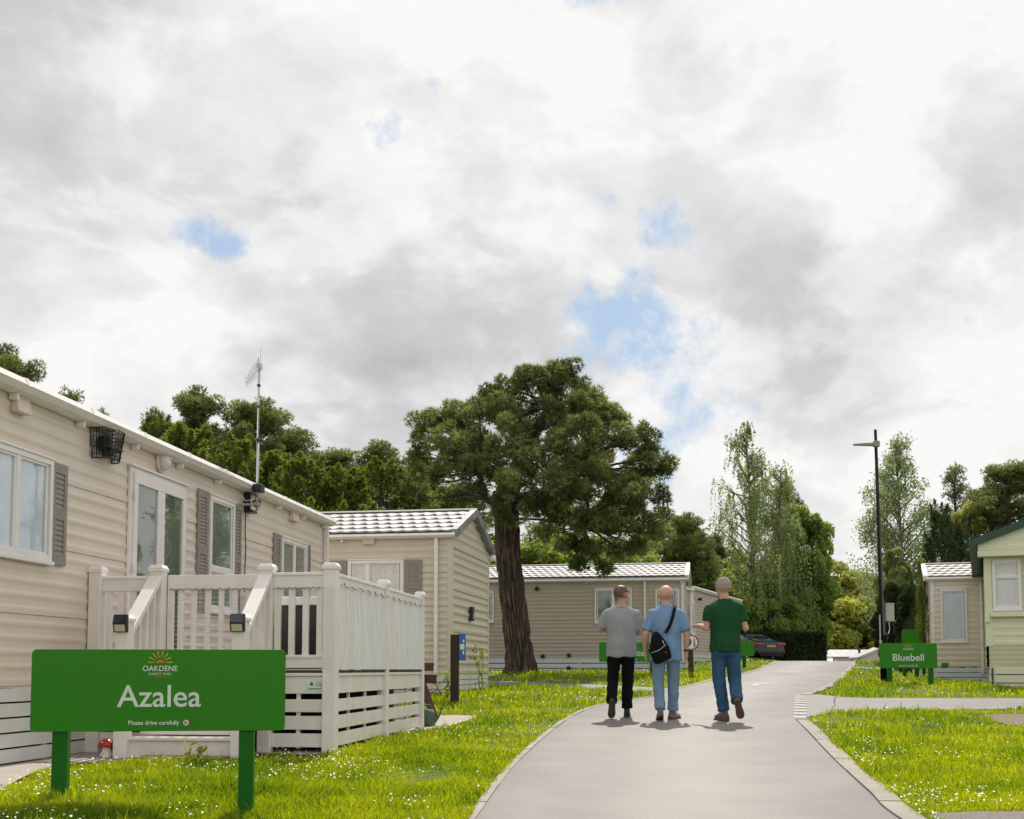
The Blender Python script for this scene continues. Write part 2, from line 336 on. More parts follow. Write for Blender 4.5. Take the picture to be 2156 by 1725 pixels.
# ------------------------------------------------------------ materials
mat('cladding_pink', (.76, .65, .555), .36, (.71, .60, .51), 2.2, .001, 25, spec=.5, stretch=(1.2, 1.2, .5))
mat('cladding_beige', (.64, .565, .455), .42, (.595, .525, .42), 2.2, .001, 25, stretch=(1.2, 1.2, .5))
mat('cladding_taupe', (.50, .425, .35), .5, (.465, .395, .325), 2.2, .001, 25, stretch=(1.2, 1.2, .5))
mat('cladding_cream', (.77, .76, .55), .5, (.72, .71, .51), 2.2, .001, 25, stretch=(1.2, 1.2, .5))
mat('upvc', (.87, .825, .80), .35, (.79, .745, .71), 5)
mat('deck_white', (.88, .83, .785), .4, (.77, .715, .66), 4, .0006, 40)
mat('skirt_white', (.74, .73, .70), .5, (.62, .61, .57), 3, .0008, 40)
mat('skirt_bluewhite', (.70, .73, .76), .5, (.62, .64, .66), 3)
mat('white_rough', (.80, .79, .77), .5, (.7, .69, .66), 6, .004, 14)
mat('shutter', (.30, .255, .22), .55, (.25, .215, .19), 6)
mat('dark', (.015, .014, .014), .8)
mat('black_plastic', (.012, .012, .013), .4)
mat('under_deck_shade', (.02, .018, .016), .9)
mat('deck_board', (.05, .045, .045), .7, (.03, .028, .028), 12, .002, 60, stretch=(1, 20, 1))
mat('storage_brown', (.045, .035, .03), .65, (.03, .025, .022), 12, .003, 60)
mat('sign_green', (.022, .215, .003), .26, (.036, .205, .006), 1.1, spec=.25)
mat('post_green', (.010, .14, .006), .5, (.010, .11, .005), 6, spec=.2)
mat('leaf_green_sign', (.045, .24, .012), .4, (.045, .22, .012), 3, spec=.2)
mat('lettering_white', (.74, .80, .72), .5)
mat('sun_orange', (.70, .16, .02), .5); mat('ray_yellow', (.70, .42, .05), .5); mat('sign_red', (.45, .03, .03), .4); mat('sign_white', (.8, .8, .8), .4); mat('ink', (.02, .02, .05), .5)
mat('blue_sign', (.02, .12, .40), .4, (.03, .14, .42), 5)
mat('wood_post', (.055, .03, .018), .8, (.03, .017, .011), 10, .004, 30, stretch=(8, 8, 1))
mat('bench_wood', (.10, .035, .022), .6, (.06, .022, .015), 10, .003, 30, stretch=(1, 8, 8))
road_mat('asphalt', (.225, .200, .180), (.188, .168, .152), 1)
road_mat('asphalt_side', (.24, .224, .208), (.205, .19, .178), 0)
mat('concrete', (.36, .315, .27), .8, (.29, .25, .215), 1.6, .004, 120)
mat('kerbstone', (.32, .28, .235), .8, (.20, .178, .145), 3, .004, 90)
mat('road_paint', (.40, .38, .355), .7, (.25, .235, .22), 9, .002, 150)
mat('gravel', (.22, .19, .175), .9, (.10, .085, .08), 55, .02, 60)
mat('bare_earth', (.20, .145, .09), .95, (.12, .09, .055), 9, .015, 60)
mat('soil', (.035, .075, .010), .9, (.055, .09, .014), 2.2, .02, 50)
mat('bark_pine', (.14, .10, .075), .9, (.022, .016, .012), 3.0, .03, 9, stretch=(2.6, 2.6, .7))
mat('bark', (.07, .055, .045), .9, (.035, .028, .024), 6, .02, 12)
mat('bark_birch', (.30, .28, .25), .8, (.06, .05, .045), 5, .01, 12)
mat('roof_tile', (.40, .375, .365), .45, (.33, .315, .305), 4, spec=.6)
mat('roof_dark', (.33, .325, .32), .5, (.08, .08, .09), 4)
mat('roof_green', (.02, .075, .04), .5, (.02, .06, .035), 4)
mat('curtain', (.80, .79, .74), .8, (.68, .67, .62), 3); mat('curtain_green', (.34, .37, .31), .8, (.25, .28, .23), 3); mat('curtain_blue', (.78, .84, .90), .7, (.60, .68, .78), 3)
mat('inside_dark', (.05, .055, .05), .8)
mat('steel', (.55, .55, .54), .35, metal=.9); mat('rust_dirt', (.22, .14, .07), .9)
mat('lamp_lens', (.75, .74, .70), .25, (.65, .64, .6), 8); mat('panel_dark', (.01, .015, .03), .12, spec=.8); mat('led_yellow', (.62, .58, .40), .4)
mat('toad_red', (.40, .02, .015), .2, (.35, .015, .012), 5); mat('toad_white', (.75, .72, .64), .5)
mat('lamp_black', (.006, .006, .006), .5, spec=.15); mat('lamp_head', (.32, .30, .26), .5); mat('cabinet_grey', (.52, .52, .49), .5)
mat('skin', (.52, .30, .215), .55, (.46, .25, .18), 9, .001, 150); mat('skin_pale', (.58, .35, .255), .55, (.52, .29, .21), 9, .001, 150)
mat('shirt_grey', (.335, .335, .345), .85, (.29, .29, .30), 14, .022, 13, stretch=(1, 1, .42), spec=.12); mat('shirt_blue', (.20, .32, .49), .85, (.165, .27, .43), 9, .022, 15, stretch=(1, 1, .42), spec=.12); mat('shirt_green', (.018, .085, .030), .85, (.014, .065, .023), 6, .022, 13, stretch=(1, 1, .42), spec=.12)
mat('trousers_black', (.008, .008, .009), .9, spec=.12); mat('jeans_light', (.15, .23, .33), .9, (.20, .29, .39), 7, .014, 18, stretch=(1, 1, .42), spec=.12); mat('jeans_blue', (.030, .075, .155), .9, (.05, .11, .20), 7, .016, 16, stretch=(1, 1, .42), spec=.12)
mat('hair_grey', (.66, .57, .49), .7, (.42, .36, .30), 30, .006, 90, stretch=(1, 1, 3)); mat('hair_brown', (.11, .075, .055), .8, (.24, .16, .12), 30, .004, 90); mat('hair_shaved', (.44, .27, .20), .75, (.36, .23, .18), 60, .001, 200)
mat('shoe_black', (.012, .012, .012), .6); mat('shoe_sole', (.05, .045, .045), .8); mat('shoe_grey', (.16, .16, .17), .7, (.06, .06, .08), 22); mat('shoe_brown', (.14, .095, .07), .7); mat('sole_brown', (.12, .065, .045), .8); mat('sock_white', (.7, .7, .68), .8)
mat('bag_black', (.006, .006, .007), .65, bump=.003, bscale=60, spec=.12)
mat('car_paint', (.014, .022, .045), .2, (.012, .02, .04), 3, spec=.5); mat('car_silver', (.12, .16, .22), .3, metal=.3); mat('car_glass', (.16, .23, .31), .06, (.10, .14, .18), 3, spec=1); mat('tail_red', (.55, .01, .02), .2); mat('plate_yellow', (.55, .42, .05), .5); mat('tyre', (.012, .012, .012), .8); mat('rim', (.5, .5, .5), .3, metal=.8)  # car_glass has a bluish reflection painted into its base colour
mat('green_cloth', (.03, .10, .075), .7, (.10, .14, .10), 14)
glass('clear_glass', .08, (.97, .98, 1)); glass('window_glass', .16); glass('door_glass', .14, (.75, .8, .76))
foliage('grass_blade', (.085, .180, .011), (.40, .445, .032), .5, 1.6)
foliage('pine_needles', (.034, .060, .015), (.30, .33, .115), .42, .9)  # dark end deepened to paint shaded gaps between lit puffs
foliage('pine_dark', (.035, .058, .018), (.23, .26, .085), .40, .5)
foliage('conifer_yellow', (.036, .070, .014), (.20, .245, .045), .42, .6)
foliage('birch_leaf', (.12, .165, .055), (.36, .42, .17), .45, .5)
foliage('birch_pale', (.13, .18, .07), (.32, .38, .18), .45, .5)
foliage('leaf_green', (.07, .13, .028), (.31, .41, .10), .45, .5)
foliage('leaf_lime', (.13, .17, .028), (.38, .40, .09), .5, .5)
foliage('leaf_olive', (.08, .13, .025), (.32, .40, .09), .45, .5)
foliage('hedge_dark', (.014, .032, .010), (.060, .095, .025), .25, .8)
mat('daisy_petal', (.80, .80, .72), .6); MATS['hedge_core'] = mat('hedge_core', (.010, .016, .006), 1)
mat('netting', (.78, .76, .73), .6, (.73, .71, .68), 2.2, .004, 9, stretch=(3, 3, .6))

# ------------------------------------------------------------ ground, roads, paths
left = smooth_line([(-1.3, -3), (-.7, 3), (-.25, 7.9), (-.1, 9.5), (.03, 10.8), (.22, 12.5), (.45, 14.3), (.80, 16.3), (1.19, 18.1), (1.6, 19.3), (2.35, 20.8)])
right = smooth_line([(1.9, -3), (2.3, 4), (2.56, 7.97), (2.71, 9.1), (3.06, 11.5), (3.45, 13.9), (3.76, 15.9)])
right_far = smooth_line([(5.2, 21.6), (6.05, 23.6), (7.0, 26.2), (9.1, 33), (11.3, 40), (12.9, 45.5), (14.2, 50), (16, 56), (18.5, 64)])
left_far = smooth_line([(3.28, 23.6), (4.0, 25.4), (5.0, 28.2), (7.1, 34.5), (9.3, 43), (11.2, 50), (12.9, 56), (15, 64)])
tip = smooth_line([(2.35, 20.8), (2.62, 21.4), (2.5, 22.2)])
road_poly = left+tip[1:]+[(3.28, 23.6)]+left_far[1:]+right_far[::-1]+right[::-1]
def wear(o, f):
    me = o.data; n = len(me.vertices); co = np.empty(n*3, np.float32); me.vertices.foreach_get('co', co); co = co.reshape(-1, 3); a = me.attributes.new('tone', 'FLOAT', 'POINT'); a.data.foreach_set('value', f(co).astype(np.float32))
rd_ = sheet('road', road_poly, .012, .35, 'asphalt')
wear(rd_, lambda c: np.array([.85*math.exp(-((x-cxr(y)-.1)/.75)**2)+.30*math.exp(-((x-cxr(y)+1.05)/.25)**2)+.25*math.exp(-((y-13.5)/4)**2)-.15 for x, y, z in c]))
side_left = [(2.5, 22.2), (1.8, 23.5), (.5, 25.5), (-1, 27.1), (-6, 30.3), (-10, 33), (-10, 35), (-6, 32.4), (-3, 30.4), (0, 27.9), (1.2, 26.3), (2.2, 24.9), (3.28, 23.6)]
sheet('side_road', side_left, .010, .7, 'asphalt_side')
lr_top = [G(1701, 1511), G(1754, 1502), G(1826, 1499), G(1982, 1496), G(2156, 1494)]
ur_bot = [G(1723, 1463.5), G(1770, 1469), G(1826, 1471), G(1951, 1471), G(2156, 1471)]
e1, e2 = lr_top[-1], ur_bot[-1]
side_right = [(3.76, 15.9)]+lr_top+[(e1[0]+8, e1[1]+.3), (e2[0]+8, e2[1]+.3)]+ur_bot[::-1]+[(5.2, 21.6)]
sheet('side_road', side_right, .010, .7, 'asphalt_side')
p2 = [(10.6, 37.4), (12.5, 37.5), (17, 36.5), (24, 35.5), (24, 37.3), (17, 38.6), (12.5, 39.6), (11.1, 39.6)]
sheet('side_road', p2, .010, .8, 'asphalt_side')
pad = [G(-60, 1700), G(0, 1671), G(62, 1636), G(125, 1618), G(187, 1611), G(312, 1608), G(470, 1613), G(531, 1593), G(578, 1592), G(658, 1594), G(744, 1582), G(847, 1550), G(916, 1539), G(971, 1525), G(1012, 1511)]
pad = [(-8, 7)]+smooth_line(pad, 3)+[G(960, 1509), G(916, 1510), (-1.6, 17.2), (-9, 17.5)]
sheet('path', pad, .020, .5, 'concrete')
grav = [G(1945, 1722), G(1975, 1714), G(2060, 1712), G(2230, 1711), (6, 6.5), (2.75, 6.2)]
sheet('gravel_strip', grav, .008, .4, 'gravel')
patch = smooth_line([G(2068, 1507), G(2110, 1505), G(2175, 1506), G(2260, 1515), G(2230, 1535), G(2150, 1532), G(2100, 1522), G(2068, 1507)], 4)[:-1]
sheet('bare_patch', patch, .008, .3, 'bare_earth')
# the ground as one sheet, out to the horizon
xs = np.unique(np.r_[np.arange(-500, -60, 40), np.arange(-60, -12, 2.5), np.arange(-12, 26, .5), np.arange(26, 60, 2.5), np.arange(60, 501, 40)])
ys = np.unique(np.r_[np.arange(-60, -4, 8), np.arange(-4, 66, .5), np.arange(66, 130, 3), np.arange(130, 900, 60)])
XX, YY = np.meshgrid(xs, ys); ZZ = zgs(XX, YY); Vg = np.c_[XX.ravel(), YY.ravel(), ZZ]
nx = len(xs); q = np.array([(j*nx+i, j*nx+i+1, (j+1)*nx+i+1, (j+1)*nx+i) for j in range(len(ys)-1) for i in range(nx-1)])
tag(np_mesh('ground', Vg, 4, 'soil', quads=q, smooth=True), kind='structure')
# kerbs: rows of edging stones
def kerb(line, wd, side, stone=.9, h=.022, name='kerb', m='kerbstone', gap=.012):
    mb = MB(); pts = [Vector(p) for p in line]; L_ = [0]
    for a, b in zip(pts, pts[1:]): L_.append(L_[-1]+(b-a).length)
    def P_(s):
        i = min(max(np.searchsorted(L_, s)-1, 0), len(pts)-2); t = (s-L_[i])/max(1e-6, L_[i+1]-L_[i]); p = pts[i].lerp(pts[i+1], t); d = (pts[i+1]-pts[i]).normalized(); return p, Vector((d.y, -d.x))*side
    s = 0
    while s < L_[-1]-.05:
        e = min(s+stone-gap, L_[-1]); k = 3; vs = []; jit = random.uniform(-.004, .004)
        for j in range(k+1):
            p, n = P_(s+(e-s)*j/k)
            for off in (0, wd):
                qx = p+n*off; z = zg(qx.x, qx.y); vs += [(qx.x, qx.y, z-.05), (qx.x, qx.y, z+h+jit)]
        fs = []
        for j in range(k):
            a = j*4; fs += [(a+1, a+3, a+7, a+5), (a, a+1, a+5, a+4), (a+3, a+2, a+6, a+7)]
        fs += [(0, 2, 3, 1), (k*4, k*4+1, k*4+3, k*4+2)]; mb.add(vs, fs); s += stone
    o = mb.build(name, m, fix=True, bevel=.004); o['kind'] = 'structure'; return o
kerb(left+tip[1:], .065, -1); kerb(right, .16, 1, h=.03); kerb(right_far, .15, 1); kerb(left_far, .10, -1)
# give-way blocks across the side road's mouth, and an arrow mark on the road
a, b = Vector((3.86, 16.1)), Vector((5.15, 21.4)); mb = MB(); n = 9; dv = (b-a).normalized(); nv = Vector((dv.y, -dv.x))
for k in range(n):
    p = a.lerp(b, (k+.15)/n); vs = []
    for s_, t_ in ((0, -.09), (.34, -.09), (.34, .09), (0, .09)):
        qq = p+dv*s_+nv*t_; vs.append((qq.x, qq.y, zg(qq.x, qq.y)+.017))
    mb.add(vs, [(0, 1, 2, 3)])
mb.build('road_markings', 'road_paint', fix=True)['kind'] = 'structure'
def flat_mark(name, pxs, off=.017, m='road_paint'):
    pts = [G(*p) for p in pxs]; mb = MB(); mb.add([(x, y, zg(x, y)+off) for x, y in pts], [tuple(range(len(pts)))]); o = mb.build(name, m, fix=True); o['kind'] = 'structure'; return o
flat_mark('road_markings', [(1578, 1446), (1590, 1440), (1625, 1440.5), (1612, 1443.5), (1600, 1443.5), (1594, 1447)])
flat_mark('road_markings', [(1686, 1396), (1690, 1394.2), (1699, 1394.2), (1698, 1396)])
mat('tar', (.03, .028, .027), .8, (.10, .09, .085), 30)
def seam(p, q, wd=.012, wob=.05, n=26, seed=1):
    r_ = random.Random(seed); p, q = Vector(p), Vector(q); d = (q-p).normalized(); nv = Vector((d.y, -d.x)); mb = MB(); vs = []; o_ = 0
    for i in range(n+1): o_ = o_*.7+r_.uniform(-wob, wob)*.5; c = p.lerp(q, i/n)+nv*o_; w_ = wd*r_.uniform(.35, 1.1)/2; vs += [(c.x-nv.x*w_, c.y-nv.y*w_, zg(c.x, c.y)+.0145), (c.x+nv.x*w_, c.y+nv.y*w_, zg(c.x, c.y)+.0145)]
    mb.add(vs, [(2*i, 2*i+1, 2*i+3, 2*i+2) for i in range(n)]); o = mb.build('road_crack', 'tar', fix=True); o['kind'] = 'structure'
seam(G(1759, 1469), G(1752, 1502), .03, .03); seam((4.0, 20.3), (6.0, 20.0), .02, .05, 30, 4); seam((5.2, 29.2), (7.9, 28.6), .03, .06, 30, 6)
# speed hump: a low rounded ridge across the road
hx = MB(); c0, c1 = Vector((6.05, 31.0)), Vector((8.45, 31.0)); nn = 12; vs = []
for t_, hf in ((0, 0), (.12, 1), (.88, 1), (1, 0)):
    p = c0.lerp(c1, t_)
    for k in range(nn+1): t = k/nn; y = p.y-.9+1.8*t; vs.append((p.x, y, zg(p.x, y)+.006+.06*math.sin(math.pi*t)*hf))
hx.add(vs, [(i*(nn+1)+k, i*(nn+1)+k+1, (i+1)*(nn+1)+k+1, (i+1)*(nn+1)+k) for i in range(3) for k in range(nn)]); hx.build('speed_hump', 'asphalt_side', smooth=True, fix=True)['kind'] = 'structure'

# ------------------------------------------------------------ grass and daisies
def strip_poly(line, wd, side):
    pts = [Vector(p) for p in line]; o = []
    for i, p in enumerate(pts): d = (pts[min(i+1, len(pts)-1)]-pts[max(i-1, 0)]).normalized(); o.append(tuple(p+Vector((d.y, -d.x))*side*wd))
    return [tuple(p) for p in pts]+o[::-1]
NO = [road_poly, side_left, side_right, p2, pad, grav, patch, strip_poly(left+tip[1:], .045, -1), strip_poly(right, .125, 1), strip_poly(right_far, .11, 1), strip_poly(left_far, .07, -1)]
def mask_ok(X, Y):
    ok = np.ones(len(X), bool)
    for p in NO: ok &= ~inpoly(X, Y, p)
    return ok
VANBOX = []
def scatter(n, ymin, ymax, pmin=-500, pmax=2650, power=1.0):
    inv = rng.uniform(1/ymax, 1/ymin, n); Y = 1/inv; px = rng.uniform(pmin, pmax, n); X = (px-CX)/F*Y
    ok = mask_ok(X, Y); return X[ok], Y[ok]
def cheap_noise(X, Y, s, seed=0):
    r = np.random.default_rng(seed); v = 0
    for k in range(7):
        a = r.uniform(0, 6.28); fr = s*r.uniform(.6, 2.2); ph = r.uniform(0, 6.28); v = v+np.sin((X*math.cos(a)+Y*math.sin(a))*fr+ph)
    return v/7**.5/1.2
def make_grass():
    X1, Y1 = scatter(520000, 5.5, 60); X2, Y2 = scatter(150000, 5.5, 12)
    tuft = [(x+rng.normal(0, .09, 240), y+rng.normal(-.02, .09, 240)) for x, y in ((-2.83, 7.58), (-1.72, 7.66), (-1.24, 19.6), (7.6, 25.4), (8.5, 25.3), (8.75, 28), (4.2, 28), (.1, 31.6), (.5, 31.4))]
    X3, Y3 = np.concatenate([t_[0] for t_ in tuft]), np.concatenate([t_[1] for t_ in tuft]); X, Y = np.r_[X1, X2, X3], np.r_[Y1, Y2, Y3]; n = len(X); Z = zgs(X, Y)
    nz = cheap_noise(X, Y, 2.4, 3); nz2 = cheap_noise(X, Y, 7, 5)
    h = (.032+.026*rng.random(n)+.020*np.clip(-nz, -1, 1)+.020*np.clip(nz2, -1, 1)); h = np.clip(h*(1.15+.35*cheap_noise(X, Y, 1.1, 31)), .010, .14)
    tall = rng.random(n) < .03; h[tall] *= 1.7; h[-len(X3):] *= 1.9; wk = cheap_noise(X, Y, 1.7, 44) > 1.05; h[wk] *= .5
    wd = np.maximum(.0040, .00050*Y)*(.8+.5*rng.random(n)); far = np.clip(Y/12, 1, 1.6); h *= far**.3
    a = rng.uniform(0, 6.283, n); lean = rng.uniform(.1, .8, n)*h; la = rng.uniform(0, 6.283, n)
    dx, dy = np.cos(a)*wd, np.sin(a)*wd; lx, ly = np.cos(la)*lean, np.sin(la)*lean
    z0 = Z-.004
    V = np.stack([np.c_[X-dx, Y-dy, z0], np.c_[X+dx, Y+dy, z0], np.c_[X+dx*.7+lx*.35, Y+dy*.7+ly*.35, Z+h*.6], np.c_[X-dx*.7+lx*.35, Y-dy*.7+ly*.35, Z+h*.6], np.c_[X+lx, Y+ly, Z+h]], 1).reshape(-1, 3)
    nz3 = cheap_noise(X, Y, .8, 9); tone = np.clip(.42+.30*nz+.22*nz2+.25*nz3+rng.normal(0, .42, n), -.3, 1.5)
    b = np.arange(n)[:, None]*5; quads = np.concatenate([b+np.array([[0, 1, 2, 3]]), b+np.array([[3, 2, 4, 4]])])
    # quads with a doubled corner are avoided: build triangles
    tris = np.concatenate([b+np.array([[0, 1, 2]]), b+np.array([[0, 2, 3]]), b+np.array([[3, 2, 4]])])
    tag(np_mesh('grass', V, 3, 'grass_blade', tone=np.repeat(tone, 5), quads=tris), kind='stuff')
    # daisies in drifts
    X, Y = scatter(30000, 5.5, 55); d = cheap_noise(X, Y, 1.3, 21)+.7*cheap_noise(X, Y, 3.5, 22); keep = rng.random(len(X)) < np.clip(.20+.75*d, .01, .97); X, Y = X[keep], Y[keep]; n = len(X); Z = zgs(X, Y)
    r = np.maximum(.0075, .00056*Y)*(.6+.6*rng.random(n)); hz = .050+.03*rng.random(n); tx, ty = rng.normal(0, .35, n), rng.normal(-.15, .35, n)
    ang = np.arange(6)/6*6.283; ca, sa = np.cos(ang), np.sin(ang)
    ring = np.stack([X[:, None]+r[:, None]*ca, Y[:, None]+r[:, None]*sa, (Z+hz)[:, None]-(ca*tx[:, None]+sa*ty[:, None])*r[:, None]+.002], -1).reshape(-1, 3)
    tag(np_mesh('daisies', ring, 6, 'daisy_petal'), kind='stuff')
make_grass()
# ------------------------------------------------------------ static caravans
class Face:                                                     # a vertical plane through P0 along direction ang
    def __init__(s, P0, ang, zb): s.P = Vector(P0); s.d = Vector((math.cos(ang), math.sin(ang))); s.zb = zb
    def hit(s, px, py, y=0):
        r = ray(px, py); n = Vector((-s.d.y, s.d.x)); P = s.P+n*y; k = (P.x*n.x+P.y*n.y)/(r.x*n.x+r.y*n.y)
        q = Vector((r.x*k, r.y*k)); return ((q-P).dot(s.d), EYE+r.z*k-s.zb)
    def rect(s, x0, x1, y0, y1):                                 # photo px of left, right edges; top and bottom measured at the left edge
        a, zt = s.hit(x0, y0); b, _ = s.hit(x1, y0); _, zb_ = s.hit(x0, y1); return a, b, zb_, zt
def clad(mb, xf, z0, z1, pitch=.125, depth=.011, seam=5, phase=0):
    """lap boards on the plane y=0 facing -y; xf(z) gives the left and right limits"""
    z = z0; k = phase
    while z < z1-1e-4:
        t = min(z+pitch, z1); sm = (k % seam == 0)
        w = t-z; D_ = depth; prof = [(z, -.0 if sm else -.3*D_), (z+.006 if sm else z+.12*w, -.0 if sm else -.42*D_), (z+(.011 if sm else .30*w), -.9*D_), (z+.42*w, -D_), (z+.53*w, -.86*D_), (z+.63*w, -.48*D_), (z+.76*w, -.32*D_), (t, -.30*D_)]
        prof = [p for p in prof if p[0] <= t+1e-6]
        vs = []; fs = []
        for zz_, yy in prof: a, b = xf(zz_); vs += [(a, yy, zz_), (b, yy, zz_)]
        for i in range(len(prof)-1): fs.append((2*i, 2*i+1, 2*i+3, 2*i+2))
        mb.add(vs, fs); z = t; k += 1
def skirt(root, x0, x1, ztop, m, rows, zbot=0., Mx=None, segs=(1.3,), name='skirting', y=-.02, frac=.88):
    mb = MB(Mx); h = (ztop-zbot)/rows
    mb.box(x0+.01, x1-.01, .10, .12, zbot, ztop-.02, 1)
    for k in range(rows):
        z1 = ztop-k*h; z0 = z1-h*frac; mb.box(x0, x1, y, y+.018, z0, z1)
    x = x0+.05; i = 0
    while x < x1: mb.box(x, x+.07, y+.019, y+.05, zbot, ztop-.01); x += segs[i % len(segs)]; i += 1
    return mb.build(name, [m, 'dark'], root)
def add_window(root, x0, x1, z0, z1, style=(1,), top=0, curtain='curtain', fw=.055, g='window_glass', d=.055, cover=.3, y=0, name='window', Mx=None):
    Mx = Mx or Matrix(); mb = MB(Mx)
    mb.box(x0, x1, y-d, y-.013, z0, z0+fw); mb.box(x0, x1, y-d, y-.013, z1-fw, z1); mb.box(x0, x0+fw, y-d, y-.013, z0+fw, z1-fw); mb.box(x1-fw, x1, y-d, y-.013, z0+fw, z1-fw)
    mb.box(x0-.015, x1+.015, y-d-.02, y-.013, z0-.035, z0-.001); mb.box(x0-.01, x1+.01, y-d-.012, y-.013, z1+.001, z1+.022)
    tot = sum(style); cx = x0+fw; iw = x1-x0-2*fw; bounds = [cx]
    for s_ in style[:-1]:
        cx += iw*s_/tot; bounds.append(cx); mb.box(cx-.03, cx+.03, y-d+.004, y-.013, z0+fw, z1-fw)
    bounds.append(x1-fw)
    zt = z1-fw
    if top: zt = z1-(z1-z0)*top; mb.box(x0+fw, x1-fw, y-d-.008, y-.013, zt-.035, zt+.035)
    # inner sash rims
    for a_, b_ in zip(bounds, bounds[1:]):
        for (u0, u1) in ([(z0+fw, zt-.035), (zt+.035, z1-fw)] if top else [(z0+fw, z1-fw)]):
            a2, b2 = a_+.028, b_-.028; r_ = .022
            mb.box(a2, b2, y-d+.012, y-.02, u0, u0+r_); mb.box(a2, b2, y-d+.012, y-.02, u1-r_, u1); mb.box(a2, a2+r_, y-d+.012, y-.02, u0+r_, u1-r_); mb.box(b2-r_, b2, y-d+.012, y-.02, u0+r_, u1-r_)
    w_ = mb.build(name, 'upvc', root, bevel=.004)
    p = MB(Mx); p.add([(x0+fw, y-.030, z0+fw), (x1-fw, y-.030, z0+fw), (x1-fw, y-.030, z1-fw), (x0+fw, y-.030, z1-fw)], [(0, 1, 2, 3)]); p.build('pane', g, w_)
    c = MB(Mx); xx0, xx1 = x0+fw, x1-fw; n = max(8, int((xx1-xx0)/.018)); vs = []; fs = []
    for i in range(n+1):
        x = xx0+(xx1-xx0)*i/n; yy = y-.018+.005*math.sin(i*1.25)+.002*math.sin(i*.41)
        vs += [(x, yy, z0+fw), (x, yy, z1-fw)]
    for i in range(n): fs.append((2*i, 2*i+2, 2*i+3, 2*i+1))
    c.add(vs, fs); c.build('curtain', curtain, w_, smooth=True); return w_
def add_shutter(root, x0, x1, z0, z1, n=26, Mx=None, m='shutter'):
    mb = MB(Mx); w_ = x1-x0; e = w_*.2; d = .035; mb.box(x0, x1, -.022, -.013, z0, z1)
    for a_, b_ in ((x0, x0+e), (x1-e, x1)): mb.box(a_, b_, -d, -.022, z0, z1)
    zm = (z0+z1)/2; 
    for a_, b_ in ((z0, z0+.09), (zm-.05, zm+.05), (z1-.09, z1)): mb.box(x0+e, x1-e, -d, -.022, a_, b_)
    for lo, hi in ((z0+.09, zm-.05), (zm+.05, z1-.09)):
        k = max(3, int((hi-lo)/.042)); s_ = (hi-lo)/k
        for i in range(k):
            zc = lo+s_*i; mb.add([(x0+e, -.033, zc+.002), (x1-e, -.033, zc+.002), (x1-e, -.0225, zc+s_*.85), (x0+e, -.0225, zc+s_*.85), (x0+e, -.0225, zc+.001), (x1-e, -.0225, zc+.001)], [(0, 1, 2, 3), (4, 5, 1, 0)])
    for zz_ in (z0+.045, zm, z1-.045): mb.box((x0+x1)/2-.006, (x0+x1)/2+.006, -d-.004, -d, zz_-.006, zz_+.006)
    return mb.build('shutter', m, root)
def tile_slope(mb, x0, x1, y0, z0, y1, z1, tw=.23, course=.36, amp=.004, lip=.032, shift=.5, rows=None):
    ln = math.hypot(y1-y0, z1-z0); n = rows or max(1, round(ln/course)); ty, tz = (y1-y0)/ln, (z1-z0)/ln; ny, nz = -tz*(1 if ty > 0 else -1), abs(ty)
    if ty < 0: ny = tz
    cols = int((x1-x0)/tw*8)
    for r in range(n):
        s0, s1 = ln*r/n, ln*(r+1)/n+.02; ph = (r % 2)*shift; vs = []; fs = []
        lv = [(s0, lip-.03), (s0, lip), (s0+.05, lip*.9), ((s0+s1)/2, lip*.5), (s1, 0)]
        for i in range(cols+1):
            x = x0+(x1-x0)*i/cols; w1 = math.cos(2*math.pi*(x/tw+ph)); sc_ = abs(math.sin(math.pi*(x/tw+ph)))
            for j, (s_, h) in enumerate(lv):
                ss = s_-.11*sc_*(1 if j < 3 else 0)*(1 if r else .2); hh = h+amp*w1
                vs.append((x, y0+ty*ss+ny*hh, z0+tz*ss+nz*hh))
        m_ = len(lv)
        for i in range(cols):
            for j in range(m_-1): fs.append((i*m_+j, (i+1)*m_+j, (i+1)*m_+j+1, i*m_+j+1))
        mb.add(vs, fs)
def gutter(root, x0, x1, z, y=-.06, m='upvc', joints=1.1, Mx=None, big=1.0, j0=0.2):
    mb = MB(Mx); prof = [(y+.05, z), (y-.02*big, z+.0), (y-.075*big, z-.015), (y-.095*big, z-.055*big), (y-.06*big, z-.095*big), (y+.0, z-.105*big), (y+.05, z-.105*big)]
    vs = [(x, a, b) for x in (x0, x1) for a, b in prof]; n = len(prof)
    mb.add(vs, [tuple(range(n)), tuple(range(n, 2*n))[::-1]]+[(i, i+1, n+i+1, n+i) for i in range(n-1)]+[(n-1, 0, n, 2*n-1)])
    o = mb.build('gutter', m, root, fix=True); x = x0+j0
    while x < x1-.1:
        jb = MB(Mx); pr = [(a-(.006 if a < y+.04 else 0), b+(.006 if b > z-.05 else -.006)) for a, b in prof]; vs = [(xx, a, b) for xx in (x, x+.04) for a, b in pr]
        jb.add(vs, [tuple(range(n)), tuple(range(n, 2*n))[::-1]]+[(i, i+1, n+i+1, n+i) for i in range(n-1)]+[(n-1, 0, n, 2*n-1)]); jb.box(x+.0, x+.04, y-.02, y+.055, z-.15*big, z-.105*big); x += joints
        jb.build('gutter_bracket', m, o, fix=True)
    return o
def downpipe(root, x, z0, z1, m='upvc', y=-.05, Mx=None):
    mb = MB(Mx); mb.box(x-.034, x+.034, y-.034, y+.03, z0, z1)
    for zz_ in (z0+.12, z0+(z1-z0)*.5, z1-.2): mb.box(x-.045, x+.045, y-.04, y+.035, zz_, zz_+.04)
    return mb.build('downpipe', m, root, bevel=.006)
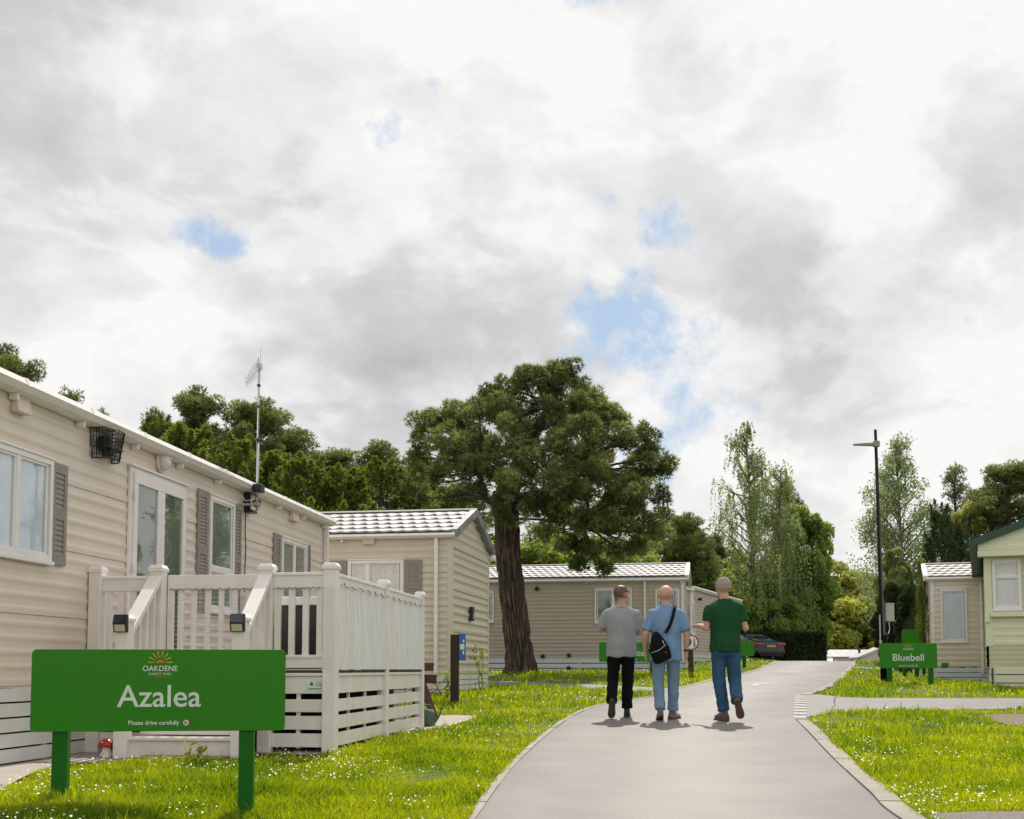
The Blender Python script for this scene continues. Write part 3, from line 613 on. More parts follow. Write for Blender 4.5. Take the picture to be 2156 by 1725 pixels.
def caravan(label, P0, ang, Ln, Wd, zb, zsk, ze, zr, m, roof='tile', rows_sk=4, skm='skirt_white', ov=.12, pitch=.125, depth=.011, ends=(1, 1), name='static_caravan', verge='upvc', fascia=True, trows=None, tw=.23, apex=.5, back=True, gd=None):
    """all heights absolute above the eye datum already shifted; local z = world z - zb"""
    root = thing(name, label, 'caravan', (P0[0], P0[1], zb), ang); zs, e, r = zsk-zb, ze-zb, zr-zb; A = Wd*apex
    slope = (r-e)/A; slope2 = (r-e)/(Wd-A)
    mb = MB(); clad(mb, lambda z: (0, Ln), zs, e, pitch, depth)
    endl = lambda Mx, mb_: None
    # right end: local frame x' along +y
    MR = Matrix.Translation((Ln, 0, 0)) @ Matrix.Rotation(R(90), 4, 'Z'); ML = Matrix.Translation((0, Wd, 0)) @ Matrix.Rotation(R(-90), 4, 'Z'); MBk = Matrix.Translation((Ln, Wd, 0)) @ Matrix.Rotation(R(180), 4, 'Z')
    def lim(z):
        if z <= e: return (0, Wd)
        return (min((z-e)/slope, A), max(Wd-(z-e)/slope2, A))
    def liml(z): a_, b_ = lim(z); return (Wd-b_, Wd-a_)
    for Mx, use, fn in ((MR, ends[1], lim), (ML, ends[0], liml)):
        if use: b2 = MB(Mx); clad(b2, fn, zs, r-.01, pitch*(1.25 if gd else 1), gd or depth); mb.add(b2.v, b2.f)
        else: mb.add([Mx @ Vector(p) for p in ((0, 0, zs), (Wd, 0, zs), (Wd, 0, e), (A, 0, r-.02), (0, 0, e))], [(0, 1, 2, 3, 4)])
    b2 = MB(MBk); clad(b2, lambda z: (0, Ln), zs, e, .3, depth); mb.add(b2.v, b2.f)
    mb.build('wall', m, root)
    for x, y in ((0, 0), (Ln, 0), (0, Wd), (Ln, Wd)):
        tr = MB(); gx = gd or .016; tr.box(x-(.07 if x else gx), x+(gx if x else .07), y-(.07 if y else .018), y+(.018 if y else .07), zs-.01, e-.002); tr.build('corner_trim', verge if verge == 'upvc' else m, root, bevel=.004)
    rb = MB(); oy = .10
    fy0, fz0 = -oy, e+.02-oy*slope*.6
    if roof == 'tile':
        tile_slope(rb, -ov+.10, Ln+ov-.10, fy0, fz0+.04, A, r+.06, tw, rows=trows); tile_slope(rb, -ov+.10, Ln+ov-.10, Wd+oy, fz0+.04, A, r+.06, tw, rows=trows)
    rb.add([(x, y, z) for x in (-ov+.01, Ln+ov-.01) for y, z in ((fy0, fz0+.012), (A, r+.03), (Wd+oy, fz0+.012), (fy0, fz0-.03), (A, r-.015), (Wd+oy, fz0-.03))],
           [(0, 1, 7, 6), (1, 2, 8, 7), (3, 9, 10, 4), (4, 10, 11, 5), (0, 6, 9, 3), (2, 5, 11, 8), (0, 3, 4, 1), (1, 4, 5, 2), (6, 7, 10, 9), (7, 8, 11, 10)])
    ro = rb.build('roof', {'tile': 'roof_tile', 'dark': 'roof_dark', 'green': 'roof_green', 'plain': 'upvc'}[roof], root, fix=(roof != 'tile'))
    rc = MB(); rc.box(-ov, Ln+ov, A-.09, A+.09, r+.07, r+.10); rc.build('ridge_cap', 'upvc' if roof in ('tile', 'plain') else {'green': 'roof_green', 'dark': 'roof_dark'}[roof], ro, bevel=.01)
    for x, sg in ((-ov, -1), (Ln+ov, 1)):
        vb = MB(); x0_, x1_ = (x-.02, x+.10) if sg < 0 else (x-.10, x+.02)
        for (ya, za, yb, zb_) in ((fy0, fz0, A, r+.03), (A, r+.03, Wd+oy, fz0)):
            vb.add([(xx, y, z) for xx in (x0_, x1_) for y, z in ((ya, za-.08), (yb, zb_-.08), (yb, zb_+.075), (ya, za+.075))], [(0, 1, 2, 3), (4, 7, 6, 5), (0, 4, 5, 1), (3, 2, 6, 7), (0, 3, 7, 4), (1, 5, 6, 2)])
        vb.build('bargeboard', verge if roof != 'green' else 'roof_green', root, fix=True)
    return root, MR, ML
# --- the near caravan, left
d1 = math.atan2(9.54, 1.21); W0 = Vector((-4.31, 10.06)); dv1 = Vector((math.cos(d1), math.sin(d1)))
P1 = W0-dv1*1.5; zb1 = EYE-.83; L1 = 1.5+9.6; f1 = Face(P1, d1, zb1)
_, ze1 = f1.hit(680, 1097); ze1 += zb1
va, MR1, ML1 = caravan('long pinkish beige static caravan with brown shutters at the left behind the white deck', P1, d1, L1, 3.9, zb1, EYE-.155, ze1, ze1+.42, 'cladding_pink', roof='plain', rows_sk=5, pitch=.125, depth=.013, ends=(0, 1))
gutter(va, -.1, L1+.12, ze1-zb1+.055, y=-.07, joints=1.18, big=1.25, j0=.42)
skirt(va, 0, 4.35, EYE-.165-zb1, 'skirt_white', 5, zbot=.02, segs=(.9, 1.3)); skirt(va, 4.42, L1, EYE-.165-zb1, 'skirt_white', 5, zbot=.02)
skirt(va, 0, 3.9, EYE-.165-zb1, 'skirt_white', 5, zbot=.02, Mx=MR1)
a_, b_, c_, d_ = f1.rect(-60, 103, 890, 1183); a0, zt0 = f1.hit(103, 971); _, zb0 = f1.hit(103, 1184); wA = 2*(a0-f1.hit(29, 971)[0]); add_window(va, a0-wA, a0, zb0, zt0, (1, 1), curtain='curtain_blue', fw=.05, g='clear_glass')
s1 = f1.hit(136, 1000)[0]; add_shutter(va, a0+.02, s1, zb0-.02, zt0); add_shutter(va, a0-wA-.02-(s1-a0), a0-wA-.04, zb0-.02, zt0)
def win_at(x0, x1, ytop, ybot, **k): A_, B_, Z0, Z1 = f1.rect(x0, x1, ytop, ybot); return A_, B_, Z0, Z1, add_window(va, A_, B_, Z0, Z1, **k)
A_, B_, Z0, Z1 = f1.rect(268, 386, 981, 1408)
# french door: two leaves, each glazed
mb = MB(); mb.box(A_, B_, -.045, -.012, Z1-.05, Z1); mb.box(A_, A_+.045, -.045, -.012, Z0, Z1-.05); mb.box(B_-.045, B_, -.045, -.012, Z0, Z1-.05); mb.box(A_-.02, B_+.02, -.075, -.012, Z1+.001, Z1+.025)
door = mb.build('door_frame', 'upvc', va, bevel=.004); mid = (A_+B_)/2
for u0, u1 in ((A_+.05, mid-.004), (mid+.004, B_-.05)):
    m2 = MB(); s_ = .085
    m2.box(u0, u1, -.07, -.02, Z1-.17, Z1-.055); m2.box(u0, u1, -.07, -.02, Z0+.01, Z0+.2); m2.box(u0, u0+s_, -.07, -.02, Z0+.2, Z1-.17); m2.box(u1-s_, u1, -.07, -.02, Z0+.2, Z1-.17)
    dl = m2.build('door', 'upvc', va, bevel=.006); pz = MB(); pz.add([(u0+s_, -.05, Z0+.2), (u1-s_, -.05, Z0+.2), (u1-s_, -.05, Z1-.17), (u0+s_, -.05, Z1-.17)], [(0, 1, 2, 3)]); pz.build('pane', 'door_glass', dl)
    cb = MB(); vs = []; fs = []; n = 40
    for i in range(n+1):
        x = u0+s_+(u1-u0-2*s_)*i/n; yy = -.028+.007*math.sin(i*1.05)+.003*math.sin(i*.37); vs += [(x, yy, Z0+.2), (x, yy, Z1-.17)]
    cb.add(vs, [(2*i, 2*i+2, 2*i+3, 2*i+1) for i in range(n)]); cb.build('curtain', 'curtain_green', dl, smooth=True)
    if u0 > mid-.1:
        st = MB(); st.prism([(.0, .0), (.06, .03), (.1, .0), (.11, .07), (.05, .12), (-.01, .08)], 0, .002, Mx=Matrix.Translation((u0+.14, -.054, Z0+1.05)) @ Matrix.Rotation(R(90), 4, 'X')); st.build('door_sticker', 'blue_sign', dl)
        hb = MB(); hb.box(u0+.02, u0+.05, -.082, -.07, Z0+.85, Z0+1.05); hb.tube([(u0+.035, -.082, Z0+.97), (u0+.035, -.12, Z0+.97), (u0+.14, -.12, Z0+.97)], .009); hb.build('handle', 'steel', dl)
    xh = u0-.02 if u0 < mid-.1 else u1-.0
    for zz_ in (Z0+.3, Z0+1.0, Z1-.35): hg = MB(); hg.box(xh, xh+.03, -.085, -.071, zz_, zz_+.1); hg.build('hinge', 'upvc', dl, bevel=.004)
A_, B_, Z0, Z1, _ = win_at(436, 488, 1042, 1286, style=(1,), top=.64, curtain='curtain_green', fw=.05)
sa, sb_ = f1.hit(413, 1041)[0], f1.hit(505, 1060)[0]; add_shutter(va, sa, A_-.02, Z0-.02, Z1+.03); add_shutter(va, B_+.02, sb_, Z0-.02, Z1+.03)
A_, B_, Z0, Z1, _ = win_at(588, 641, 1131, 1264, style=(1, 1), curtain='curtain_green', fw=.05)
sa, sb_ = f1.hit(573, 1130)[0], f1.hit(650, 1160)[0]; add_shutter(va, sa, A_-.02, Z0-.02, Z1+.03); add_shutter(va, B_+.02, sb_, Z0-.02, Z1+.03)
for (x0, x1, y0, y1) in ((21, 50, 826, 866), (608, 621, 1073, 1096)):
    A_, B_, Z0, Z1 = f1.rect(x0, x1, y0, y1); mb = MB(); mb.add([(x, y, z) for x in (A_, B_) for y, z in ((-.012, Z0), (-.09, Z0), (-.055, Z1), (-.012, Z1))], [(0, 1, 2, 3), (4, 7, 6, 5), (1, 5, 6, 2), (0, 4, 5, 1), (3, 2, 6, 7), (0, 3, 7, 4)]); mb.build('vent_cover', 'cladding_pink', va, fix=True, bevel=.006)
lx, lz = f1.hit(335, 972); mb = MB(Matrix.Translation((lx, -.012, lz)) @ Matrix.Rotation(R(90), 4, 'X')); mb.lathe([(.0, 0), (.125, 0), (.13, .02), (.115, .035), (.0, .036)], 24); bl_ = mb.build('bulkhead_light', 'cladding_pink', va, smooth=True)
mb = MB(Matrix.Translation((lx, -.048, lz)) @ Matrix.Rotation(R(90), 4, 'X')); mb.lathe([(.10, 0), (.098, .03), (.075, .065), (.04, .082), (.0, .086)], 24); mb.build('lens', 'lamp_lens', bl_, smooth=True)
mb = MB()
for k in range(4): zc = lz+.02+k*.022; hw = math.sqrt(max(.001, .105**2-(zc-lz)**2)); mb.tube([(lx-hw, -.052, zc), (lx-hw*.7, -.11, zc), (lx, -.145+k*.008, zc), (lx+hw*.7, -.11, zc), (lx+hw, -.052, zc)], .006, 6)
mb.build('guard', 'cladding_pink', bl_)
downpipe(va, L1-.055, .15, ze1-zb1-.05, y=-.06)
# wire basket with a black heater on the wall
bx, bz = f1.hit(213, 940); loc = f1.P+f1.d*bx; root = thing('wire_wall_cage', 'black wire mesh cage with a dark lamp inside, high on the near caravan wall', 'wall cage', (loc.x, loc.y, zb1), d1)
mb = MB(); w_, h_ = .26, .145; D = .22; top = [(-w_, -.013), (-w_*.95, -D*.7), (-w_*.4, -D), (w_*.6, -D*.8), (w_, -.10), (w_, -.013)]
def ringz(z, s): return [(bxx*s, y*s if y < -.02 else y, z) for bxx, y in top]
for z, s in ((h_, 1), (h_*.4, .98), (-h_*.2, .95), (-h_*.7, .88), (-h_, .8)): mb.tube([(p[0], p[1], bz+p[2]+.03*p[0]) for p in ringz(z, s)], .006 if abs(z) == h_ else .003, 5)
def lerp2(pts, t): t = t*(len(pts)-1); i = min(int(t), len(pts)-2); return Vector(pts[i]).lerp(Vector(pts[i+1]), t-i)
for k in range(25):
    t = k/24; a0_ = lerp2(ringz(h_, 1), t); b0_ = lerp2(ringz(-h_, .8), t); mb.tube([(a0_.x, a0_.y, bz+a0_.z+.03*a0_.x), (b0_.x, b0_.y, bz+b0_.z+.03*b0_.x)], .0032 if k % 8 else .007, 4)
for k in range(9): z = h_-2*h_*k/8; s = 1-.2*k/8; mb.tube([(p[0], p[1], bz+p[2]+.03*p[0]) for p in ringz(z, s)], .0022, 4)
for k in range(9): x = -w_+2*w_*k/8; mb.tube([(x, -.014, bz+h_), (x, -.014, bz-h_)], .0025, 4); 
for k in range(11): x = -w_*.9+1.8*w_*k/10; mb.tube([(x, -.02, bz+h_+.03*x), (x*.9, -D*.7*(1-abs(k-5)/12), bz+h_+.03*x)], .0022, 4)
mb.build('wire_frame', 'black_plastic', root)
mb = MB(); mb.box(-.15, .12, -.16, -.03, bz-.05, bz+.08); mb.lathe([(.05, 0), (.06, .05), (.03, .12), (0, .13)], 12, (-.06, -.1, bz-.12)); mb.build('lamp', 'black_plastic', root, bevel=.02)
# aerial mast with its bracket and black box
mx_, mz_ = f1.hit(541, 1075, -.22); loc = f1.P+f1.d*mx_; root = thing('television_aerial', 'tall grey television aerial on a pole clamped to the near caravan wall', 'aerial', (loc.x, loc.y, zb1), d1)
topz = f1.hit(541, 750, -.22)[1]
mb = MB(); mb.tube([(0, -.22, mz_), (0, -.22, topz*.45+mz_*.55)], .019, 10); mb.tube([(0, -.22, topz*.45+mz_*.55), (0, -.22, topz)], .016, 10)
for t in (.30, .52, .66): z = mz_+(topz-mz_)*(t+.15); mb.tube([(0, -.22, z), (0, -.22, z+.03)], .025, 10, 1)
mb.build('mast', ['steel', 'black_plastic'], root, smooth=True)
mb = MB(); h2 = topz-.12; bd = Vector((-.55, -.03, -.33)); p0_ = Vector((.0, -.22, h2)); p1_ = p0_+bd*1.05
mb.tube([p0_-bd*.12, p1_], .020, 6); mb.box(p0_.x-.035, p0_.x+.035, p0_.y-.035, p0_.y+.035, h2-.04, h2+.04)
cr = Vector((.0, .1, 1)).normalized()
for k in range(11): p = p0_.lerp(p1_, k/10.); l_ = .125-.006*k; mb.tube([p-cr*l_, p+cr*l_], .0045, 4)
mb.tube([p0_-bd*.12+Vector((0, 0, .25)), p0_-bd*.12-Vector((0, 0, .2))], .004, 4); mb.build('yagi_antenna', 'steel', root)
bz0, bz1 = f1.hit(541, 1037, -.22)[1], f1.hit(541, 1020, -.22)[1]
mb = MB(); mb.box(-.075, .075, -.30, -.17, bz0, bz1); mb.build('amplifier_box', 'black_plastic', root, bevel=.01)
mb = MB(); zc = (bz0*.4+mz_*.6); mb.box(-.02, .02, -.24, -.012, zc-.03, zc+.0); mb.bar((-.12, -.23, zc), (.12, -.23, zc), .03, .01); mb.tube([(0, -.22, zc+.13), (-.05, -.24, zc+.05), (-.1, -.1, zc+.02), (-.14, -.03, zc+.1)], .006, 5); mb.build('bracket', 'steel', root)
mb = MB(); mb.tube([(.02, -.24, bz0), (.16, -.19, bz0+.03), (.6, -.10, bz0+.07)], .005, 5); mb.build('cable', 'black_plastic', root)
fx, fz = f1.hit(519, 1058); loc = f1.P+f1.d*fx; root = thing('security_camera', 'black security camera in a square wall bracket beside the aerial pole', 'security camera', (loc.x, loc.y, zb1), d1)
mb = MB(); s_ = .10; mb.box(-s_-.03, -s_, -.10, -.012, fz-.14, fz+.12); mb.box(-s_, s_, -.10, -.012, fz+.095, fz+.12); mb.box(-s_, s_, -.12, -.012, fz-.145, fz-.11); mb.build('bracket', 'black_plastic', root, bevel=.004)
mb = MB(); mb.ball((.06, -.12, fz+.0), .06, .06, .065); mb.build('camera_head', 'black_plastic', root, smooth=True)
mb = MB(); mb.tube([(-.1, -.03, fz-.14), (-.09, -.02, fz-.4), (-.05, -.02, fz-.6), (-.08, -.02, fz-1.0), (-.08, -.02, fz-1.9)], .007, 6); mb.build('cable', 'black_plastic', root)

# --- second caravan, with the grey scalloped roof
ang2 = R(-9.7); a2 = Vector((math.cos(ang2), math.sin(ang2))); C2 = Vector((-1.13, 22.0)); zb2 = EYE-.48
vb_, MR2, ML2 = caravan('beige static caravan behind the deck with pale scalloped roof and ribbed gable end', C2-a2*10, ang2, 10, 3.6, zb2, EYE-.10, EYE+2.50, EYE+3.10, 'cladding_beige', verge='roof_dark', pitch=.125, depth=.016, trows=5, tw=.24, gd=.034)
gutter(vb_, -.1, 10.1, 2.50+.48+.02, y=-.06, joints=2.6); P2 = C2-a2*10; f2 = Face(P2, ang2, zb2); g2 = Face(C2, ang2+R(90), zb2)
skirt(vb_, 0, 10, .37, 'skirt_white', 3, zbot=-.05, segs=(1.2, .9)); skirt(vb_, 0, 3.6, .37, 'skirt_white', 4, zbot=-.03, Mx=MR2, segs=(1.3, .5))
A_, B_, Z0, Z1 = f2.rect(734, 851, 1181, 1292); add_window(vb_, A_, B_, Z0, Z1, (1, 2), fw=.06, g='clear_glass')
sw = f2.hit(891, 1190)[0]-f2.hit(856, 1190)[0]; add_shutter(vb_, B_+.03, B_+.03+sw, Z0, Z1); add_shutter(vb_, A_-.03-sw, A_-.03, Z0, Z1)
A_, B_, Z0, Z1 = f2.rect(765, 790, 1130, 1147); mb = MB(); mb.box(A_, B_, -.07, -.012, Z0, Z1); mb.build('vent_cover', 'cladding_beige', vb_, bevel=.01)
dx_ = f2.hit(919, 1300)[0]; downpipe(vb_, dx_, .12, 2.9)
mb = MB(); c_ = g2.hit(987, 1293); mb.box(c_[0]-.09, c_[0]+.09, -.10, -.013, c_[1]-.14, c_[1]+.14, Mx=MR2); mb.box(c_[0]-.06, c_[0]+.06, -.115, -.10, c_[1]-.1, c_[1]+.0, 1, Mx=MR2); mb.build('meter_box', ['black_plastic', 'steel'], vb_, bevel=.008)
mb = MB(Matrix.Translation((10.08, 3.66, 2.86))); mb.ball((0, 0, 0), .09, .09, .08); mb.build('gutter_end', 'upvc', vb_, smooth=True)
# --- third caravan behind the pine
C3 = Vector((5.42, 37.7)); zb3 = EYE-.09; P3 = C3-a2*13
vc_, MR3, ML3 = caravan('long taupe static caravan behind the big pine trunk', P3, ang2, 13, 3.8, zb3, EYE+.30, EYE+2.90, EYE+3.42, 'cladding_taupe', pitch=.125, depth=.012, trows=6, tw=.24, ov=.16, apex=.47)
gutter(vc_, -.1, 13.14, 2.97, y=-.06, joints=3, j0=1); f3 = Face(P3, ang2, zb3); skirt(vc_, 0, 13, .42, 'skirt_bluewhite', 3, zbot=-.06, segs=(1.6,), frac=.84); skirt(vc_, 0, 3.8, .42, 'skirt_bluewhite', 3, zbot=-.06, Mx=MR3)
for (x0, x1, y0, y1, st) in ((1252, 1330, 1240, 1311, (1, 1)), (1380, 1430, 1241, 1300, (1,)), (1005, 1040, 1246, 1310, (1,))):
    A_, B_, Z0, Z1 = f3.rect(x0, x1, y0, y1); add_window(vc_, A_, B_, Z0, Z1, st, curtain='curtain_green')
downpipe(vc_, f3.hit(1358, 1300)[0], .35, 2.9)
def wall_lamp(v, x, z, Mx=None, r=.07):
    mb = MB(Mx); mb.box(x-.03, x+.03, -.05, -.013, z-.05, z+.05); mb.ball((x, -.10, z), r, r, r*1.1); return mb.build('wall_light', 'black_plastic', v, smooth=False)
wall_lamp(vc_, *f3.hit(1131, 1240))
for (x, y) in ((1143, 1382), (1198, 1380), (1198, 1407)):
    q_ = f3.hit(x, y); mb = MB(); mb.lathe([(.0, 0), (.07, 0), (.07, .04), (0, .045)], 12); mb2 = MB(Matrix.Translation((q_[0], -.03, q_[1])) @ Matrix.Rotation(R(90), 4, 'X')); mb2.add(mb.v, mb.f); mb2.build('skirting_vent', 'black_plastic', vc_)
# --- fourth caravan whose long side runs away to the right of it
a5 = math.atan2(.93, .365); P5 = Vector((6.9, 45.6)); zb5 = EYE+.16; f5 = Face(P5, a5, zb5)
# its visible side faces left, so it is seen from its own left hand: build from the far end back
d5 = Vector((math.cos(a5), math.sin(a5))); Q5 = P5+d5*9.5
ve_, MR5, ML5 = caravan('taupe static caravan half hidden behind the walking men, beyond the long one', P5, a5, 9.5, 3.6, zb5, EYE+.55, EYE+3.05, EYE+3.35, 'cladding_taupe', roof='plain', pitch=.125, depth=.012)
f5 = Face(P5, a5, zb5); gutter(ve_, -.1, 9.6, 3.0, y=-.06, joints=3)
skirt(ve_, 0, 9.5, .40, 'skirt_white', 3, zbot=-.05)
A_, B_, Z0, Z1 = f5.rect(1441, 1453, 1265, 1335); add_window(ve_, max(.15, A_), B_, Z0, Z1, (1,), curtain='curtain_green'); wall_lamp(ve_, *f5.hit(1470, 1262), r=.06)
A_, B_, Z0, Z1 = f5.rect(1500, 1530, 1280, 1340); add_window(ve_, A_, B_, Z0, Z1, (1,), curtain='curtain_green')
# --- fifth, right, small visible part
ang4 = R(-17); P4 = Vector(((1962-CX)/F*34.2, 34.2)); zb4 = EYE-.33
vd_, MR4, ML4 = caravan('beige static caravan with wavy tiled roof and blue curtained window behind the green road sign', P4, ang4, 8, 3.6, zb4, EYE+.06, EYE+2.60, EYE+3.08, 'cladding_pink', pitch=.155, depth=.016, trows=5, tw=.25, ov=.18, apex=.5)
f4 = Face(P4, ang4, zb4); gutter(vd_, -.15, 8.1, 2.96, y=-.06, joints=3); skirt(vd_, 0, 8, .36, 'skirt_bluewhite', 3, zbot=-.05, segs=(1.4,)); skirt(vd_, 0, 3.6, .36, 'skirt_bluewhite', 3, zbot=-.05, Mx=ML4)
A_, B_, Z0, Z1 = f4.rect(1979, 2035, 1241, 1352); add_window(vd_, A_, B_, Z0, Z1, (1,), curtain='curtain_blue', fw=.06, g='clear_glass')
downpipe(vd_, f4.hit(2066, 1300)[0], .2, 2.9)
A_, B_, Z0, Z1 = f4.rect(1982, 1997, 1396, 1405); mb = MB(); mb.box(A_, B_, -.034, -.021, Z0, Z1); mb.build('skirting_sign', 'leaf_green_sign', vd_)
# --- cream caravan with a green roof, gable towards the camera
ang6 = R(-21.5); P6 = Vector(((2076-CX)/F*25.7, 25.7)); zb6 = EYE-.44; Lc = 3.7; root = thing('static_caravan', 'cream static caravan with dark green roof at the right edge', 'caravan', (P6.x, P6.y, zb6), ang6); f6 = Face(P6, ang6, zb6)
def zc_(py): return f6.hit(2080, py)[1]
z_sk, z_bend, z_wall, z_fas = zc_(1404), zc_(1359), zc_(1172), zc_(1155)
sl6 = .335; apz = z_fas+.12+sl6*(Lc/2+.25)
mb = MB(); clad(mb, lambda z: (.05, Lc-.05), z_bend, z_wall, .16, .014); 
k = 0; z = z_sk
while z < z_bend-.01:                                           # the flared apron below
    t = min(z+.1, z_bend); ya, yb = -.10*(z_bend-z)/(z_bend-z_sk)+.06, -.10*(z_bend-t)/(z_bend-z_sk)+.06; ya, yb = .10-.11*(z-z_sk)/(z_bend-z_sk), .10-.11*(t-z_sk)/(z_bend-z_sk)
    mb.add([(.05, ya, z), (Lc-.05, ya, z), (Lc-.05, yb-.012, t-.004), (.05, yb-.012, t-.004), (.05, yb, t), (Lc-.05, yb, t)], [(0, 1, 2, 3), (3, 2, 5, 4)]); z = t
ML6 = Matrix.Translation((0, 9, 0)) @ Matrix.Rotation(R(-90), 4, 'Z'); b2 = MB(ML6); clad(b2, lambda z: (0, 9), z_sk, z_wall, .16, .014); mb.add(b2.v, b2.f)
MR6 = Matrix.Translation((Lc, 0, 0)) @ Matrix.Rotation(R(90), 4, 'Z'); b2 = MB(MR6); clad(b2, lambda z: (0, 9), z_sk, z_wall, .3, .014); mb.add(b2.v, b2.f)
mb.build('wall', 'cladding_cream', root)
mb = MB(); clad(mb, lambda z: (max(-.12, (z-z_fas-.06)/sl6-.25), min(Lc+.12, Lc+.25-(z-z_fas-.06)/sl6)), z_wall+.10, apz-.05, .19, .012); b2 = MB(Matrix.Translation((0, -.30, 0))); b2.add(mb.v, mb.f); b2.box(-.13, Lc+.13, -.03, .30, z_wall-.02, z_wall+.10); b2.build('gable', 'cladding_cream', root)
mb = MB()
for (xa, za, xb, zb_) in ((-.30, z_fas+.04, Lc/2, apz), (Lc/2, apz, Lc+.30, z_fas+.04)):
    mb.add([(x, y, z) for y in (-.42, 9.2) for x, z in ((xa, za-.05), (xb, zb_-.05), (xb, zb_+.11), (xa, za+.11))], [(0, 1, 2, 3), (4, 7, 6, 5), (0, 4, 5, 1), (3, 2, 6, 7), (0, 3, 7, 4), (1, 5, 6, 2)])
mb.build('roof', 'roof_green', root, fix=True)
for xx in (-.01, Lc-.14): tr = MB(); tr.box(xx, xx+.15, -.03, .06, z_bend-.02, z_wall-.03); tr.build('corner_trim', 'cladding_cream', root, bevel=.005)
A_, B_, Z0, Z1 = f6.rect(2088, 2149, 1180, 1284); w6 = add_window(root, A_, B_, Z0, Z1, (1,), top=.34, fw=.07, g='clear_glass'); add_window(root, B_+.06, B_+.06+(B_-A_)*1.2, Z0, Z1, (1,), top=.34, fw=.07); add_window(root, B_+.12+(B_-A_)*1.2, B_+.12+(B_-A_)*2.2, Z0, Z1, (1,), top=.34, fw=.07)
mb = MB(); mb.box(A_-.05, Lc-.3, -.13, -.014, Z0-.16, Z0-.05); mb.build('window_sill', 'cladding_cream', root, bevel=.01)
skirt(root, .06, Lc, z_sk, 'cladding_cream', 3, zbot=-.05, segs=(.8, 1.2), y=.06)
skirt(root, 0, 9, z_sk, 'cladding_cream', 3, zbot=-.05, Mx=ML6, y=.06)
mb = MB(); c_ = f6.hit(2079, 1304); mb.box(c_[0]-.05, c_[0]+.05, -.08, -.02, c_[1]-.07, c_[1]+.07); mb.build('meter_box', 'cladding_cream', root, bevel=.01)
# far chalets beyond the crest
for i, (px, Y, wd, zt, lab) in enumerate(((1735, 96, 3.9, 1383, 'low chalet roof with a stub chimney showing just over the road crest'), (1812, 88, 3.0, 1385, 'small grey gabled chalet end beside the dark hedge, beyond the road crest'))):
    p = at(px, zt, Y); zb_ = EYE-2.2
    if i == 0:
        root = thing('chalet', lab, 'chalet', (p.x-1, Y, zb_), 0); hh = p.z-zb_
        mb = MB(); mb.box(0, 6.2, 0, 4, 0, hh); mb.build('wall', 'cladding_taupe', root)
        mb = MB(); mb.add([(-.2, -.2, hh), (6.4, -.2, hh), (6.4, 2, hh+.6), (-.2, 2, hh+.6), (6.4, 4.2, hh), (-.2, 4.2, hh)], [(0, 1, 2, 3), (3, 2, 4, 5), (0, 5, 4, 1)]); ro = mb.build('roof', 'roof_dark', root)
        mb = MB(); mb.lathe([(.1, 0), (.1, .3), (.16, .32), (.12, .45), (0, .46)], 8, (4.1, .9, hh+.25)); mb.build('chimney', 'black_plastic', ro)
    else:
        root = thing('chalet', lab, 'chalet', (p.x, Y, zb_), R(-8)); hh = p.z-zb_
        mb = MB(); mb.box(0, 3.4, 0, 5, 0, hh); mb.add([(0, 0, hh), (3.4, 0, hh), (1.7, 0, hh+.7)], [(0, 1, 2)]); mb.build('wall', 'cladding_beige', root)
        mb = MB(); mb.add([(x, y, z) for y in (-.15, 5.1) for x, z in ((-.2, hh-.06), (1.7, hh+.72), (3.6, hh-.06), (3.6, hh+.04), (1.7, hh+.84), (-.2, hh+.04))], [(0, 1, 4, 5), (1, 2, 3, 4), (6, 11, 10, 7), (7, 10, 9, 8), (5, 4, 10, 11), (4, 3, 9, 10), (0, 6, 7, 1), (1, 7, 8, 2), (0, 5, 11, 6), (2, 8, 9, 3)]); mb.build('roof', 'roof_tile', root, fix=True)

# ------------------------------------------------------------ deck
DA = math.atan2(-.127, .992); DC = Vector((-1.712, 11.3)); DZ = EYE-.80; FW = 2.42; SL = 4.12
deck = thing('raised_deck', 'white raised deck with stepped entrance, balusters and slatted skirt in front of the near caravan', 'deck', (DC.x, DC.y, DZ), DA)
df = Face(DC, DA, DZ); ds = Face(DC, DA+R(90), DZ)
H = .80                                                         # deck level above its ground
pw = .128
def post(x, y, z0, z1, w=pw, name='post'):
    mb = MB(); mb.box(x-w/2, x+w/2, y-w/2, y+w/2, z0, z1-.05); c = w/2+.012
    o = mb.build(name, 'deck_white', deck, bevel=.008); k = MB(); k.box(x-c, x+c, y-c, y+c, z1-.075, z1-.045)
    k.add([(x-c, y-c, z1-.045), (x+c, y-c, z1-.045), (x+c, y+c, z1-.045), (x-c, y+c, z1-.045), (x-c*.72, y-c*.72, z1-.012), (x+c*.72, y-c*.72, z1-.012), (x+c*.72, y+c*.72, z1-.012), (x-c*.72, y+c*.72, z1-.012)], [(0, 1, 5, 4), (1, 2, 6, 5), (2, 3, 7, 6), (3, 0, 4, 7), (4, 5, 6, 7)])
    k.build('post_cap', 'upvc', o, bevel=.004); return o
xL, xA, xB = df.hit(204, 1300)[0], df.hit(332, 1300)[0], df.hit(562, 1300)[0]
ztop = lambda px, py: df.hit(px, py)[1]
post(xL, 0, 0, ztop(204, 1190)); post(xA, 0, 0, ztop(332, 1188)); post(xB, 0, 0, ztop(562, 1185)); post(0, 0, 0, ztop(697, 1183)); post(0, 2.12, 0, ztop(697, 1183)-.005, .115); post(0, 4.13, 0, ztop(697, 1183)-.01, .105)
post(xL, 4.13, 0, ztop(697, 1183), .11)
zr0, zr1 = ztop(690, 1238), ztop(690, 1206); zl0, zl1 = ztop(690, 1407), ztop(690, 1380)
